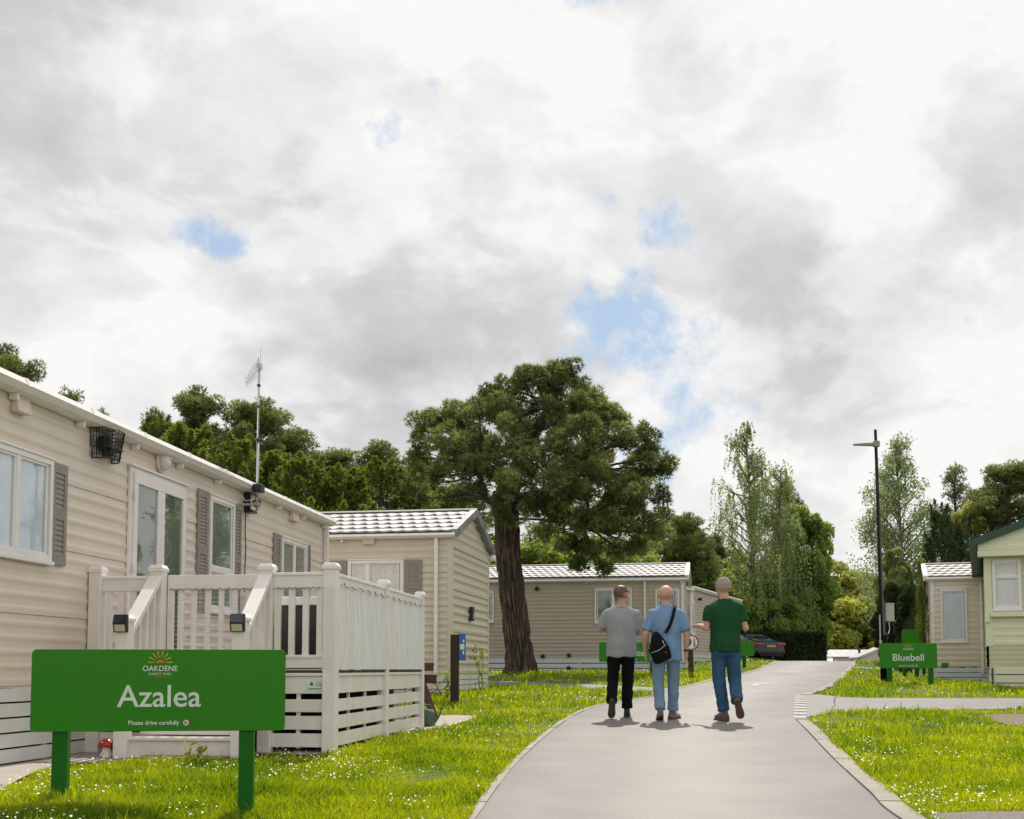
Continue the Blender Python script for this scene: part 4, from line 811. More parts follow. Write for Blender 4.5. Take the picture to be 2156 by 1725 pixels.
def rail(p, q, z0, z1, t=.05, axis='x', name='rail'):
    mb = MB()
    if axis == 'x': mb.box(p[0]+pw/2, q[0]-pw/2, -t/2, t/2, z0, z1); mb.box(p[0]+pw/2, q[0]-pw/2, -t/2-.012, t/2+.012, z1-.028, z1+.004)
    else: mb.box(-t/2, t/2, p[1]+.06, q[1]-.06, z0, z1); mb.box(-t/2-.012, t/2+.012, p[1]+.06, q[1]-.06, z1-.028, z1+.004)
    return mb.build(name, 'deck_white', deck, bevel=.006)
for p, q in (((xL, 0), (xA, 0)), ((xB, 0), (0, 0))):
    rail(p, q, zr0-(.02 if p[0] == xL else 0), zr1-(.02 if p[0] == xL else 0)); rail(p, q, zl0, zl1)
for p, q in (((0, 0), (0, 2.12)), ((0, 2.12), (0, 4.13))): rail(p, q, zr0, zr1, axis='y'); rail(p, q, zl0, zl1, axis='y')
def balusters(x0, x1, n, z0, z1, w=.055, axis='x'):
    for k in range(n):
        t = x0+(x1-x0)*(k+.5)/n; mb = MB()
        if axis == 'x': mb.box(t-w/2, t+w/2, -.018, .018, z0, z1)
        else: mb.box(-.018, .018, t-w/2, t+w/2, z0, z1)
        mb.build('baluster', 'deck_white', deck, bevel=.004)
balusters(xL+.06, xA-.06, 4, zl1, zr0-.02); balusters(xB+.04, -.04, 4, zl1, zr0, .06)
balusters(.08, 2.05, 13, zl1, zr0, axis='y'); balusters(2.2, 4.06, 12, zl1, zr0, axis='y')
# gate between the stair posts
gx0, gx1 = xA+.075, xB-.075; mb = MB(); mb.box(gx0, gx1, .045, .085, zr0-.0, zr1-.005); mb.box(gx0, gx1, .045, .085, zl0+.03, zl1+.03); mb.box(gx0, gx0+.06, .045, .085, zl1+.03, zr0); mb.box(gx1-.06, gx1, .045, .085, zl1+.03, zr0)
for k in range(6): t = gx0+.06+(gx1-gx0-.12)*(k+.5)/6; mb.box(t-.025, t+.025, .05, .08, zl1+.03, zr0)
mb.build('gate', 'deck_white', deck, bevel=.005)
# netting: fine wires over gate and corner, crumpled white netting on the side
mb = MB()
def net(x0, x1, z0, z1, y, s=.035, tear=0):
    n = int((x1-x0)/s); m_ = int((z1-z0)/s)
    for i in range(n+1): x = x0+i*s; mb.tube([(x+random.uniform(-.004, .004), y, z0+random.uniform(0, .02)), (x, y+random.uniform(-.004, .004), (z0+z1)/2), (x, y, z1+random.uniform(-.01, .015))], .0011, 3, cap=False)
    for j in range(m_+1): z = z0+j*s; mb.tube([(x0, y, z), ((x0+x1)/2, y+random.uniform(-.005, .005), z+random.uniform(-.006, .004)), (x1, y, z)], .0011, 3, cap=False)
net(gx0+.02, gx1-.02, zl0+.05, zr0+.03, .036, .045); mb.build('netting', 'upvc', deck); mb = MB(); net(-.07, .07, zl0-.02, zr0+.01, -.076, .03)
mb.build('netting', 'upvc', deck)
for (y0, y1) in ((.07, 2.06), (2.18, 4.07)):
    vs = []; fs = []; nx_, nz_ = 90, 40
    for i in range(nx_+1):
        y = y0+(y1-y0)*i/nx_
        sag = .012*math.sin(i*.35+y)
        for j in range(nz_+1):
            t = j/nz_; z = zl0-.012+(zr0+.035+sag-zl0)*t
            x = .052+.005*noise.noise(Vector((y*7, z*.9, 3)))+.004*noise.noise(Vector((y*16+z*5, z*1.2, 1))) ; vs.append((x, y, z))
    for i in range(nx_):
        for j in range(nz_): k = i*(nz_+1)+j; fs.append((k, k+nz_+1, k+nz_+2, k+1))
    mb = MB(); mb.add(vs, fs); mb.build('netting', 'netting', deck, smooth=True)
    w_ = MB(); pts = [(.075+.008*math.sin(k*2.1), y0+(y1-y0)*k/24, zr0+.035+.018*math.sin(k*1.7)+random.uniform(-.006, .006)) for k in range(25)]; w_.tube(pts, .006, 5); w_.build('light_string', 'shutter', deck)
w_ = MB(); w_.tube([(xA+.1+(xB-xA-.2)*k/30, .03+.006*math.sin(k), zr0-.004+.012*math.sin(k*2.3)) for k in range(31)], .005, 5); w_.tube([(xB+.1+(-xB-.2)*k/20, -.04, zr0-.004+.01*math.sin(k*2.3)) for k in range(21)], .005, 5); w_.build('light_string', 'shutter', deck)
# boards, fascia, slatted skirt
mb = MB(); nb = 28
for k in range(nb): y = -.02+(SL+.0)*k/nb; mb.box(xL-.1, .03, y, y+SL/nb-.006, H-.045, H-.012)
mb.build('deck_boards', 'deck_board', deck)
mb = MB(); mb.box(xL-.05, -.02, .30, .33, 0, H-.06); mb.box(-.33, -.30, .3, SL, 0, H-.06); mb.build('under_deck_shade_sheet', 'under_deck_shade', deck)  # near-black sheets standing in for the shade behind the slats
zf1, zf0 = ztop(690, 1424), ztop(690, 1461); rows = [(zf0, zf1)]+[(ztop(690, b_), ztop(690, a_)) for a_, b_ in ((1473, 1500), (1508, 1537), (1545, 1574))]
def slats(x0, x1, axis, y=0, inner=None, fr=True):
    mb = MB()
    for i, (a_, b_) in enumerate(rows):
        if axis == 'x': mb.box(x0, x1, y-.012, y+.012, a_, b_)
        else: mb.box(-.012, .012, x0, x1, a_, b_)
    if axis == 'x': mb.box(x0, x1, y-.035, y+.012, rows[0][1]+.001, rows[0][1]+.03)
    else: mb.box(-.012, .035, x0, x1, rows[0][1]+.001, rows[0][1]+.03)
    n = max(1, int((x1-x0)/.75))
    for k in range(1, n+1):
        t = x0+(x1-x0)*k/(n+1)
        if axis == 'x': mb.box(t-.02, t+.02, y+.013, y+.04, .05, rows[0][1])
        else: mb.box(-.04, -.013, t-.02, t+.02, .05, rows[0][1])
    mb.build('skirting', 'deck_white', deck, bevel=.004)
slats(xB+pw/2, -pw/2, 'x'); slats(.065, 2.06, 'y'); slats(2.18, 4.07, 'y'); slats(xL+pw/2, xA-pw/2, 'x')
for (y0, y1) in ((.065, 2.06), (2.18, 4.07)):                    # short blocks in the gap under the bottom rail
    for k in range(4): mb = MB(); t = y0+(y1-y0)*(k+.35)/4; mb.box(-.02, .02, t, t+.07, zf1+.03, zl0); mb.build('spacer_block', 'deck_white', deck)
mb = MB(); c0_ = df.hit(645, 1433); c1_ = df.hit(676, 1457); mb.box(c0_[0], c1_[0], -.017, -.0125, c1_[1], c0_[1]); nb_ = mb.build('notice', 'sign_white', deck)
mb = MB(Matrix.Translation((c0_[0]+.035, -.018, c1_[1]+.06)) @ Matrix.Rotation(R(90), 4, 'X')); mb.prism([(0, 0), (.045, 0), (.0225, .04)], 0, .001); mb.box(.06, .13, .0, .006, 0, .001); mb.box(-.01, .12, -.03, -.025, 0, .001); mb.box(-.01, .10, -.04, -.036, 0, .001); mb.box(.06, .12, .02, .025, 0, .001); mb.build('printed_marks', 'leaf_green_sign', nb_)
# stairs
S = .70; na, nb2 = xA-.0, xB+.0
for x in (na, nb2): post(x, -S, 0, 1.30, .125, 'newel_post')
for x in (na, nb2):
    mb = MB(); mb.bar((x, -S+.03, 1.13), (x, -.05, 1.60+.08), .055, .13, up=(1, 0, 0)); mb.build('handrail', 'deck_white', deck, bevel=.008)
    mb = MB(); mb.bar((x, -S+.03, .30), (x, -.05, .80), .035, .16, up=(1, 0, 0)); mb.build('stringer', 'deck_white', deck, bevel=.006)
    for k in range(4): y = -S+.14+k*.15; zz0 = .36+(y+S)*.66; b_ = MB(); b_.box(x-.02, x+.02, y-.025, y+.025, zz0, 1.12+(y+S)*.68); b_.build('baluster', 'deck_white', deck, bevel=.003)
for k in range(4):
    y = -S+.02+k*.2; z = .19*(k+1) if k < 3 else .76; mb = MB()
    mb.box(na+.06, nb2-.06, y, y+.02, .19*k+.01, z-.031); mb.box(na+.06, nb2-.06, y-.03, y+.22, z-.03, z); mb.build('step', 'deck_white', deck, bevel=.005)
# things on and by the deck
A_, B_, Z0, Z1 = df.rect(578, 684, 1266, 1405)
root = thing('storage_box', 'dark brown storage box with a pale lid standing on the deck behind the balusters', 'storage box', (DC.x, DC.y, DZ), DA); mb = MB(); mb.box(A_-.02, -.12, .22, .75, H, Z1-.03); mb.build('body', 'storage_brown', root, bevel=.01)
mb = MB(); mb.box(A_-.05, -.09, .19, .78, Z1-.03, Z1+.03); mb.box(A_-.03, -.11, .205, .765, Z1+.031, Z1+.05); mb.build('lid', 'skirt_bluewhite', root, bevel=.01)
for x, lab in ((na, 'black solar lamp on the left stair post of the deck'), (nb2, 'black solar lamp on the right stair post of the deck')):
    p = Vector((DC.x, DC.y, DZ))+Matrix.Rotation(DA, 3, 'Z') @ Vector((x-.0, -S-.0625, 1.215))
    if x == na:
        sl = thing('solar_lamp', lab, 'lamp', p, DA, 'solar lamps on the stair posts'); mb = MB(); mb.add([(xx, y, z) for xx in (-.065, .065) for y, z in ((0, -.085), (-.03, -.085), (-.055, -.01), (-.035, .075), (0, .075))], [(0, 1, 2, 3, 4), (9, 8, 7, 6, 5), (0, 5, 6, 1), (1, 6, 7, 2), (2, 7, 8, 3), (3, 8, 9, 4), (4, 9, 5, 0)]); mb.build('housing', 'black_plastic', sl, bevel=.005, fix=True)
        mb = MB(); mb.add([(-.055, -.0572, .0), (.055, -.0572, .0), (.055, -.0385, .07), (-.055, -.0385, .07)], [(0, 1, 2, 3)]); mb.build('solar_panel', 'panel_dark', sl)
        mb = MB(); mb.add([(-.05, -.0345, -.078), (.05, -.0345, -.078), (.05, -.0545, -.018), (-.05, -.0545, -.018)], [(0, 1, 2, 3)]); mb.build('light_panel', 'led_yellow', sl)
    else: c = copy_tree(sl); c.location = p; c['label'] = lab
tp = Vector(G(224, 1601)); root = thing('toadstool_ornament', 'red and white toadstool garden ornament beside the deck steps', 'ornament', (tp.x, tp.y, zg(tp.x, tp.y)+.02))
mb = MB(); mb.lathe([(.055, 0), (.06, .02), (.045, .06), (.035, .10), (.05, .115), (0, .12)], 16); mb.build('stalk', 'toad_white', root, smooth=True)
mb = MB(); mb.lathe([(.02, .095), (.075, .10), (.078, .115), (.06, .15), (.03, .17), (0, .175)], 18); mb.build('cap', 'toad_red', root, smooth=True)
mb = MB(); [mb.ball((.062*math.cos(a), .062*math.sin(a), .142), .010, .010, .008, 8) for a in (-1.9, -.6, .8, 2.3)]; mb.ball((0, 0, .176), .012, .012, .006, 8); mb.build('spots', 'toad_white', root, smooth=True)
tp = Vector(G(375, 1604)); root = thing('door_mat', 'thin brown mat lying in front of the deck steps', 'mat', (tp.x, tp.y, 0), DA); mb = MB(); z_ = zg(tp.x, tp.y)+.025; mb.box(-.38, .42, -.15, .15, z_, z_+.018); tag(root); mb.build('mat_body', 'rust_dirt', root, bevel=.005)

# ------------------------------------------------------------ signs
def rrect(w_, h_, r, n=5):
    p = []
    for cx_, cz_, a0_ in ((w_/2-r, h_/2-r, 0), (-w_/2+r, h_/2-r, 90), (-w_/2+r, -h_/2+r, 180), (w_/2-r, -h_/2+r, 270)):
        for k in range(n+1): t = R(a0_+90*k/n); p.append((cx_+r*math.cos(t), cz_+r*math.sin(t)))
    return p
UP = Matrix.Rotation(R(90), 4, 'X')                              # xy drawing -> upright, facing -y
def letters(root, txt, size, x, z, m='lettering_white', bold=.0, depth=.0015, y=-.0135, name='lettering', spacing=1.0, sx=1.0):
    v, f = text_mesh(txt, size, depth, bold, spacing=spacing); mb = MB(Matrix.Translation((x, y, z)) @ UP @ Matrix.Diagonal((sx, 1, 1, 1))); mb.add(v, f); return mb.build(name, m, root)
def roundel(parent, x, z, r, y=-.0137):
    mb = MB(Matrix.Translation((x, y, z)) @ UP); mb.lathe([(r, 0), (r, .0015), (0, .0016)], 24); o = mb.build('roundel', 'sign_red', parent); mb = MB(Matrix.Translation((x, y-.0022, z)) @ UP); mb.lathe([(r*.80, 0), (0, .0005)], 24); mb.build('white_disc', 'sign_white', o)
    v, f = text_mesh('9', r*1.25, .0003, r*.03); mb = MB(Matrix.Translation((x-r*.22, y-.0035, z-r*.43)) @ UP); mb.add(v, f)
    for s_, zz_ in (('1', .12), ('2', -.42)): v, f = text_mesh(s_, r*.55, .0003, r*.02); b2 = MB(Matrix.Translation((x+r*.36, y-.0035, z+zz_*r)) @ UP); b2.add(v, f); mb.M = Matrix(); mb.add(b2.v, b2.f)
    mb.build('lettering', 'ink', o)
def sun_logo(parent, x, z, s, y=-.0137):
    mb = MB(Matrix.Translation((x, y, z)) @ UP); mb.prism([(s*.27*math.cos(R(a)), s*.2*math.sin(R(a))) for a in range(0, 181, 15)], 0, .0015); o = mb.build('sun_emblem', 'sun_orange', parent)
    mb = MB(Matrix.Translation((x, y, z)) @ UP)
    for a in (3, 28, 52, 77, 103, 128, 152, 177):
        c_, s_ = math.cos(R(a)), math.sin(R(a)); w0, w1 = s*.018, s*.045; r0, r1 = s*.36, s*(.80 if 20 < a < 160 else .78)
        mb.prism([(c_*r0-s_*w0, s_*r0+c_*w0), (c_*r0+s_*w0, s_*r0-c_*w0), (c_*r1+s_*w1, s_*r1-c_*w1), (c_*r1-s_*w1, s_*r1+c_*w1)][::-1], 0, .0015)
    mb.build('rays', 'ray_yellow', o)
def green_sign(label, P, ang, w_, h_, zb_, zc, word, posts, post_w=.095, group=None, word_size=.19, logo=True, text2=True, board='sign_green', name='road_sign', wx=0, tiny=False):
    root = thing(name, label, 'sign', (P[0], P[1], zb_), ang, group); zc -= zb_
    mb = MB(Matrix.Translation((0, 0, zc)) @ UP); mb.prism(rrect(w_, h_, .03), 0, .012); bo = mb.build('board', board, root, bevel=.002)
    for x, zz_ in posts:
        mb = MB(); mb.box(x-post_w/2, x+post_w/2, .004, .004+post_w, zz_-zb_-.3, zc+h_/2-.05); mb.build('post', 'post_green', root, bevel=.006)
    if word: letters(bo, word, word_size, wx, zc-h_*.20, bold=word_size*.008)
    if logo:
        sun_logo(bo, 0, zc+h_*.335, .095); letters(bo, 'OAKDENE', .050*h_/.525, 0, zc+h_*.235, sx=.93, bold=.0003, spacing=1.02)
        if not tiny: letters(bo, 'FOREST PARK', .021, 0, zc+h_*.185, spacing=1.15); mb = MB(Matrix.Translation((0, -.0137, zc+h_*.155)) @ UP); mb.prism([(-.07, 0), (0, .004), (.07, 0), (0, .0075)][::1], 0, .0012); mb.build('underline', 'sun_orange', bo)
    if text2: letters(bo, 'Please drive carefully', .0375, -.033, zc-h_*.42, bold=.0005); roundel(bo, .167, zc-h_*.398, .022)
    return root, bo
sc_ = 7.6/F
pL, pR = at(66, 1454, 7.55), at(601, 1453, 7.75); ctr = (pL+pR)/2; wd = (pR-pL).length; sa = math.atan2(pR.y-pL.y, pR.x-pL.x)
zA = (zg(-2.83, 7.6)+zg(-1.7, 7.6))/2
lpx = lambda px: ((px-CX)/F*7.65-ctr.x)/math.cos(sa)
root, bo = green_sign('large green sign on two green posts reading Azalea, nearest to the camera', (ctr.x, ctr.y), sa, wd, .519, zA, ctr.z, 'Azalea', ((lpx(141), zA-.1), (lpx(517), zA-.15)), word_size=.197)
p = at(1912, 1381, 25.4)
green_sign('green sign on two posts reading Bluebell, beside the black lamp post', (p.x, p.y), R(-6), 1.19, .53, zg(p.x, p.y), p.z, 'Bluebell', ((-.38, zg(p.x, p.y)), (.47, zg(p.x, p.y))), word_size=.21, tiny=True)
p = at(1325, 1373, 30.5)
green_sign('green sign reading Clematis, half hidden behind the two left men', (p.x, p.y), R(2), 1.55, .50, zg(p.x, p.y), p.z, 'Clematis', ((-.5, zg(p.x, p.y)), (.58, zg(p.x, p.y))), word_size=.21, wx=.0, tiny=True, logo=True)
p = at(1917, 1340, 34); root, _ = green_sign('small plain green sign board showing above the Bluebell sign', (p.x, p.y), R(4), .5, .62, zg(p.x, p.y), p.z-.12, '', ((-.18, zg(p.x, p.y)), (.18, zg(p.x, p.y))), logo=False, text2=False, board='leaf_green_sign')
p = at(1573, 1366, 38); root, _ = green_sign('pale green sign board right beside the green shirted man, in front of the dark car', (p.x-.02, p.y), R(12), .52, .47, zg(p.x, p.y), p.z, '', ((-.06, zg(p.x, p.y)),), logo=False, text2=False, board='leaf_green_sign')
# speed limit roundel on a brown post
p = at(1455, 1353, 28); root = thing('speed_limit_sign', 'round white speed limit sign with red ring on a brown post', 'sign', (p.x, p.y, zg(p.x, p.y))); zc = p.z-zg(p.x, p.y)
mb = MB(); mb.box(-.055, .055, .012, .11, -.2, zc-.05); mb.build('post', 'wood_post', root, bevel=.006)
mb = MB(Matrix.Translation((0, 0, zc)) @ UP); mb.lathe([(.185, 0), (.185, .006), (0, .007)], 32); rd = mb.build('ring', 'sign_red', root); mb = MB(Matrix.Translation((0, -.0072, zc)) @ UP); mb.lathe([(.150, 0), (0, .001)], 32); mb.build('white_disc', 'sign_white', rd)
mb = MB()
for s_, sz, x, z in (('9', .26, -.05, -.09), ('1', .10, .075, .015), ('2', .10, .075, -.09)): v, f = text_mesh(s_, sz, .0005, .006); b2 = MB(Matrix.Translation((x, -.0095, zc+z)) @ UP); b2.add(v, f); mb.add(b2.v, b2.f)
mb.box(.045, .11, -.0102, -.0092, zc-.004, zc+.004); mb.build('lettering', 'ink', rd)
# blue tipped brown marker post
p = at(958, 1462, 19.6); zt = at(958, 1336, 19.6).z; gz = zg(p.x, p.y); root = thing('marker_post', 'brown wooden post with a narrow blue sign on its side, by the beige gable', 'post', (p.x, p.y, gz)); h = zt-gz
mb = MB(); mb.box(-.075, .065, -.07, .07, -.2, h); mb.build('post', 'wood_post', root, bevel=.008)
mb = MB(); mb.box(.067, .175, -.09, -.05, h-.43, h+.015); o = mb.build('blue_sign', 'blue_sign', root, bevel=.004)
mb = MB(); mb.box(.085, .155, -.0925, -.0905, h-.25, h-.16); mb.box(.125, .155, -.0925, -.0905, h-.13, h-.09); mb.box(.125, .15, -.0925, -.0905, h-.33, h-.27); mb.box(.13, .14, -.0925, -.0905, h-.15, h-.12); mb.build('printed_marks', 'sign_white', o)
# picnic bench, its end showing past the deck
p = G(905, 1520); gz = zg(*p); gz2 = gz+.02; root = thing('picnic_bench', 'dark brown wooden picnic bench with its end showing behind the deck corner', 'bench', (p[0]-.28, p[1]+.5, gz2), R(8))
for x0, x1, z0, z1, y0, y1, nm in ((-.75, .28, .68, .80, -.3, .06, 'tabletop'), (-.75, .36, .50, .63, .16, .42, 'seat')):
    mb = MB(); mb.box(x0, x1, y0, y1, z1-.05, z1); mb.box(x0+.02, x1-.004, y0-.002, y0+.03, z0, z1-.051); mb.build(nm, 'bench_wood', root, bevel=.006)
for s_ in (-.6, .05):
    mb = MB(); mb.bar((s_, -.1, .72), (s_+.25, -.25, 0), .11, .06, up=(0, 1, 0)); mb.build('leg', 'bench_wood', root, bevel=.006); mb = MB(); mb.bar((s_, .15, .52), (s_+.02, .38, 0), .11, .06, up=(0, 1, 0)); mb.build('leg', 'bench_wood', root, bevel=.006)
p = G(902, 1533); root = thing('watering_can', 'dark green watering can beside the corner of the deck', 'watering can', (p[0], p[1]+.05, zg(*p)+.02))
mb = MB(); mb.loft([(0, 0, 0, .075, .075), (0, 0, .02, .09, .09), (0, 0, .16, .085, .085), (0, 0, .22, .06, .06)]); mb.build('body', 'green_cloth', root, smooth=True)
mb = MB(); mb.tube([(.07, 0, .04), (.13, 0, .12), (.17, 0, .22)], [.02, .014, .01]); mb.lathe([(.01, 0), (.035, .03), (0, .035)], 10, (.17, 0, .21)); mb.build('spout', 'green_cloth', root, smooth=True)
mb = MB(); mb.tube([(-.08, 0, .05), (-.13, 0, .15), (-.08, 0, .27), (.02, 0, .28), (.05, 0, .2)], .009); mb.build('handle', 'green_cloth', root, smooth=True)
# lamp post
p = at(1862, 1433, 28); gz = zg(p.x, p.y); zt = at(1843, 905, 28).z; root = thing('lamp_post', 'tall black lamp post with a slim side arm lamp, by the Bluebell sign', 'lamp post', (p.x, p.y, gz)); h = zt-gz
tx = at(1843, 905, 28).x-p.x; mb = MB(); mb.tube([(0, 0, -.1), (0, 0, 1.1), (tx*.2, 0, 1.12), (tx*.2, 0, 1.121), (tx, 0, h)], [.088, .085, .084, .058, .034], 14); mb.build('pole', 'lamp_black', root, smooth=True)
mb = MB(); mb.tube([(0, 0, 0), (0, 0, .12)], [.12, .095], 14); mb.build('pole_base', 'lamp_black', root, smooth=True)
za = at(1843, 935, 28).z-gz; xa = tx*.94; mb = MB(); mb.box(xa-.06, xa+.08, -.06, .06, za-.07, za+.07); mb.add([(xa+x, y, za+z) for x, z in ((-.06, .03), (-.53, .0), (-.53, -.035), (-.06, -.05)) for y in (-.06, .06)], [(0, 1, 3, 2), (2, 3, 5, 4), (4, 5, 7, 6), (6, 7, 1, 0), (0, 2, 4, 6), (1, 7, 5, 3)]); mb.build('lamp_head', 'lamp_head', root, fix=True, bevel=.01)
zc = at(1870, 1290, 28).z-gz; mb = MB(); mb.box(.06, .24, -.10, .06, zc-.21, zc+.19); o = mb.build('control_box', 'cabinet_grey', root, bevel=.012); mb = MB(); mb.box(.055, .245, -.11, .065, zc+.191, zc+.215); mb.build('lid', 'cabinet_grey', o, bevel=.005)
mb = MB(); mb.tube([(-.09, -.05, .55), (-.09, -.05, 1.6)], .02, 8); mb.box(-.12, -.06, -.08, -.03, .95, 1.0); mb.build('conduit', 'steel', root)
mb = MB(); mb.tube([(.13, -.02, zc-.21), (.14, -.03, zc-.4), (.1, -.05, zc-.5)], .012, 6); mb.build('cable', 'steel', root)
p = G(1908, 1416); root = thing('dog_bin', 'squat dark brown bin on the grass behind the Bluebell sign', 'bin', (p[0], p[1], zg(*p)), R(6)); mb = MB(); mb.box(-.22, .22, 0, .4, 0, .44); mb.build('body', 'wood_post', root, bevel=.015); mb = MB(); mb.box(-.24, .24, -.02, .42, .441, .48); mb.build('lid', 'wood_post', root, bevel=.01)
# climbing weeds against the beige gable
def weed(label, px, py, Y, h, n=5, spread=.15, seed=1):
    r_ = random.Random(seed); p = at(px, py, Y); gz = zg(p.x, p.y); root = thing('weed', label, 'plant', (p.x, p.y, gz)); st = MB(); lv = []
    for k in range(n):
        pts = [Vector((0, 0, 0))]
        for j in range(5): pts.append(pts[-1]+Vector((r_.uniform(-1, 1)*spread*.35, r_.uniform(-.5, .2)*spread*.2, h/5*r_.uniform(.7, 1.1))))
        st.tube(pts, .004, 4)
        for q_ in pts[1:]:
            for _ in range(4):
                c = q_+Vector((r_.uniform(-.06, .06), r_.uniform(-.05, .03), r_.uniform(-.03, .04))); a_ = Vector((r_.uniform(-1, 1), r_.uniform(-1, 1), r_.uniform(-.3, 1))).normalized()*.045; b_ = a_.cross(Vector((r_.random(), r_.random(), r_.random()))).normalized()*.018
                lv += [c-a_, c+b_, c+a_, c-b_]
    st.build('stem', 'post_green', root); np_mesh('leaves', np.array([tuple(v) for v in lv]), 4, 'leaf_lime', root, tone=np.random.default_rng(seed).random(len(lv)))
weed('spindly climbing weed against the white skirt below the ribbed gable', 1012, 1455, 23.6, .95, 5, .18, 2)
weed('leafy weed at the foot of the brown marker post', 938, 1462, 20.2, .5, 6, .25, 5)
weed('thin grassy weed sprouting in front of the deck steps', 409, 1608, 10.0, .2, 2, .08, 9)
# hedge box, cars
# ------------------------------------------------------------ cars
def car(label, loc, rz, paint='car_paint'):
    root = thing('parked_car', label, 'car', loc, rz); W = .93
    prof = [(0, .42), (.02, .62), (.03, .86), (.10, .97), (.55, 1.02), (1.25, 1.30), (1.75, 1.42), (2.45, 1.44), (3.0, 1.32), (3.65, .98), (4.4, .88), (4.75, .72), (4.85, .45), (4.7, .25), (.15, .25)]
    mb = MB(); n = len(prof); xs_ = [(-W, .93), (-W*.96, 1), (-W*.5, 1.0), (0, 1.0), (W*.5, 1), (W*.96, 1), (W, .93)]; vs = []
    for x, s_ in xs_:
        for y, z in prof:
            tuck = 1-.22*max(0, min(1, (z-.95)/.45)); e = .10*(abs(x)/W)**3*(1 if y < 2.4 else -1)*(1 if y < .2 or y > 4.4 else 0); vs.append((x*tuck, y+e, .25+(z-.25)*(1-.015*(abs(x)/W)**2)))
    fs = [(i*n+j, i*n+(j+1) % n, (i+1)*n+(j+1) % n, (i+1)*n+j) for i in range(len(xs_)-1) for j in range(n)]+[tuple(range(n)), tuple(range((len(xs_)-1)*n, len(xs_)*n))[::-1]]
    mb.add(vs, fs); mb.build('body', paint, root, fix=True, bevel=.03)
    mb = MB(); mb.add([(-.62, .60, 1.045), (.62, .60, 1.045), (.52, 1.5, 1.375), (-.52, 1.5, 1.375)], [(0, 1, 2, 3)]); mb.build('rear_window', 'car_glass', root)
    for s_ in (-1, 1):
        mb = MB(); mb.add([(s_*.885, .95, 1.02), (s_*.885, 3.35, 1.0), (s_*.775, 2.75, 1.36), (s_*.765, 1.45, 1.345)], [(0, 1, 2, 3)]); mb.build('side_window', 'car_glass', root)
        mb = MB(); mb.box(min(s_*.40, s_*.86), max(s_*.40, s_*.86), -.0, .06, .80, .90); mb.box(min(s_*.7, s_*.93), max(s_*.7, s_*.93), .02, .28, .79, .92); mb.build('tail_light', 'tail_red', root, bevel=.015)
        for y in (.85, 3.85):
            mb = MB(Matrix.Translation((s_*.84, y, .33)) @ Matrix.Rotation(R(90), 4, 'Y')); mb.lathe([(0, -.1), (.3, -.1), (.33, -.06), (.33, .08), (.3, .11), (.0, .11)], 20); wh = mb.build('wheel', 'tyre', root)
            mb = MB(Matrix.Translation((s_*.84, y, .33)) @ Matrix.Rotation(R(90), 4, 'Y')); mb.lathe([(.21, -.105), (.21, .115), (.0, .118)], 10); mb.build('rim', 'rim', wh)
    mb = MB(); mb.box(-.27, .27, -.025, .0, .70, .81); mb.build('number_plate', 'plate_yellow', root)
    mb = MB(); mb.box(-.84, .84, -.05, .12, .36, .52); mb.box(-.7, .7, -.03, .1, .26, .34); mb.build('bumper', 'black_plastic', root, bevel=.03)
    return root
p = at(1628, 1388, 61); car('dark blue saloon car with red tail lights parked in front of the clipped hedge', (p.x-.1, 61, zg(p.x, 61)-.02), R(24))
p = at(1722, 1397, 80); car('silver blue car whose roof just shows over the road crest by the hedge', (p.x+.1, 80, at(1730, 1383, 80).z-1.45), R(-20), 'car_silver')

# ------------------------------------------------------------ foliage builders (numpy)
def rand_dirs(n, r, up=0):
    v = r.normal(size=(n, 3)); v[:, 2] += up; return v/np.linalg.norm(v, axis=1)[:, None]
def leaf_quads(Cn, size, r, aspect=.5, down=0, jitter=.35):
    n = len(Cn); a = rand_dirs(n, r); a[:, 2] -= down; a /= np.linalg.norm(a, axis=1)[:, None]
    b = np.cross(a, rand_dirs(n, r)); b /= np.linalg.norm(b, axis=1)[:, None]+1e-9
    s = (size*(1+jitter*r.normal(size=n)).clip(.4, 1.8))[:, None]
    return np.stack([Cn-a*s, Cn+b*s*aspect, Cn+a*s, Cn-b*s*aspect], 1).reshape(-1, 3)
def needle_tufts(Cn, r, k=6, ln=.13, wd=.02, outdir=None):
    n = len(Cn); V = []
    for j in range(k):
        d = rand_dirs(n, r, .25)
        if outdir is not None: d = d+outdir*.9; d /= np.linalg.norm(d, axis=1)[:, None]
        s = np.cross(d, rand_dirs(n, r)); s /= np.linalg.norm(s, axis=1)[:, None]; l = ln*r.uniform(.7, 1.2, n)[:, None]
        V.append(np.stack([Cn-s*wd*.5, Cn+s*wd*.5, Cn+d*l], 1))
    return np.stack(V, 1).reshape(-1, 3)
def puff_cloud(cs, rs, r, dens=900, flat=.62, shell=.75):
    """points in clumps: cs centres, rs radii; denser on the upper shell"""
    P_ = []; T_ = []; O_ = []
    for c, rad in zip(cs, rs):
        m = max(12, int(dens*rad**2)); d = rand_dirs(m, r, .35); q_ = r.uniform(shell**3, 1, m)**(1/3)
        P_.append(np.asarray(c)+d*q_[:, None]*rad*np.array([1, 1, flat])); O_.append(d); T_.append(np.full(m, r.uniform(0, .8)))
    return np.concatenate(P_), np.concatenate(T_), np.concatenate(O_)
def limb(mb, p, q, r0, r1, rr, bend=.15, n=6):
    p, q = Vector(p), Vector(q); L_ = (q-p).length; pts = []; rs = []; a = Vector((rr.uniform(-1, 1), rr.uniform(-1, 1), rr.uniform(-.3, 1)))*L_*bend
    for i in range(n+1):
        t = i/n; pts.append(p.lerp(q, t)+a*math.sin(math.pi*t)+Vector((rr.uniform(-1, 1), rr.uniform(-1, 1), rr.uniform(-1, 1)))*L_*.025*(t > 0)*(t < 1)); rs.append(r0+(r1-r0)*t)
    mb.tube(pts, rs, 7); return pts
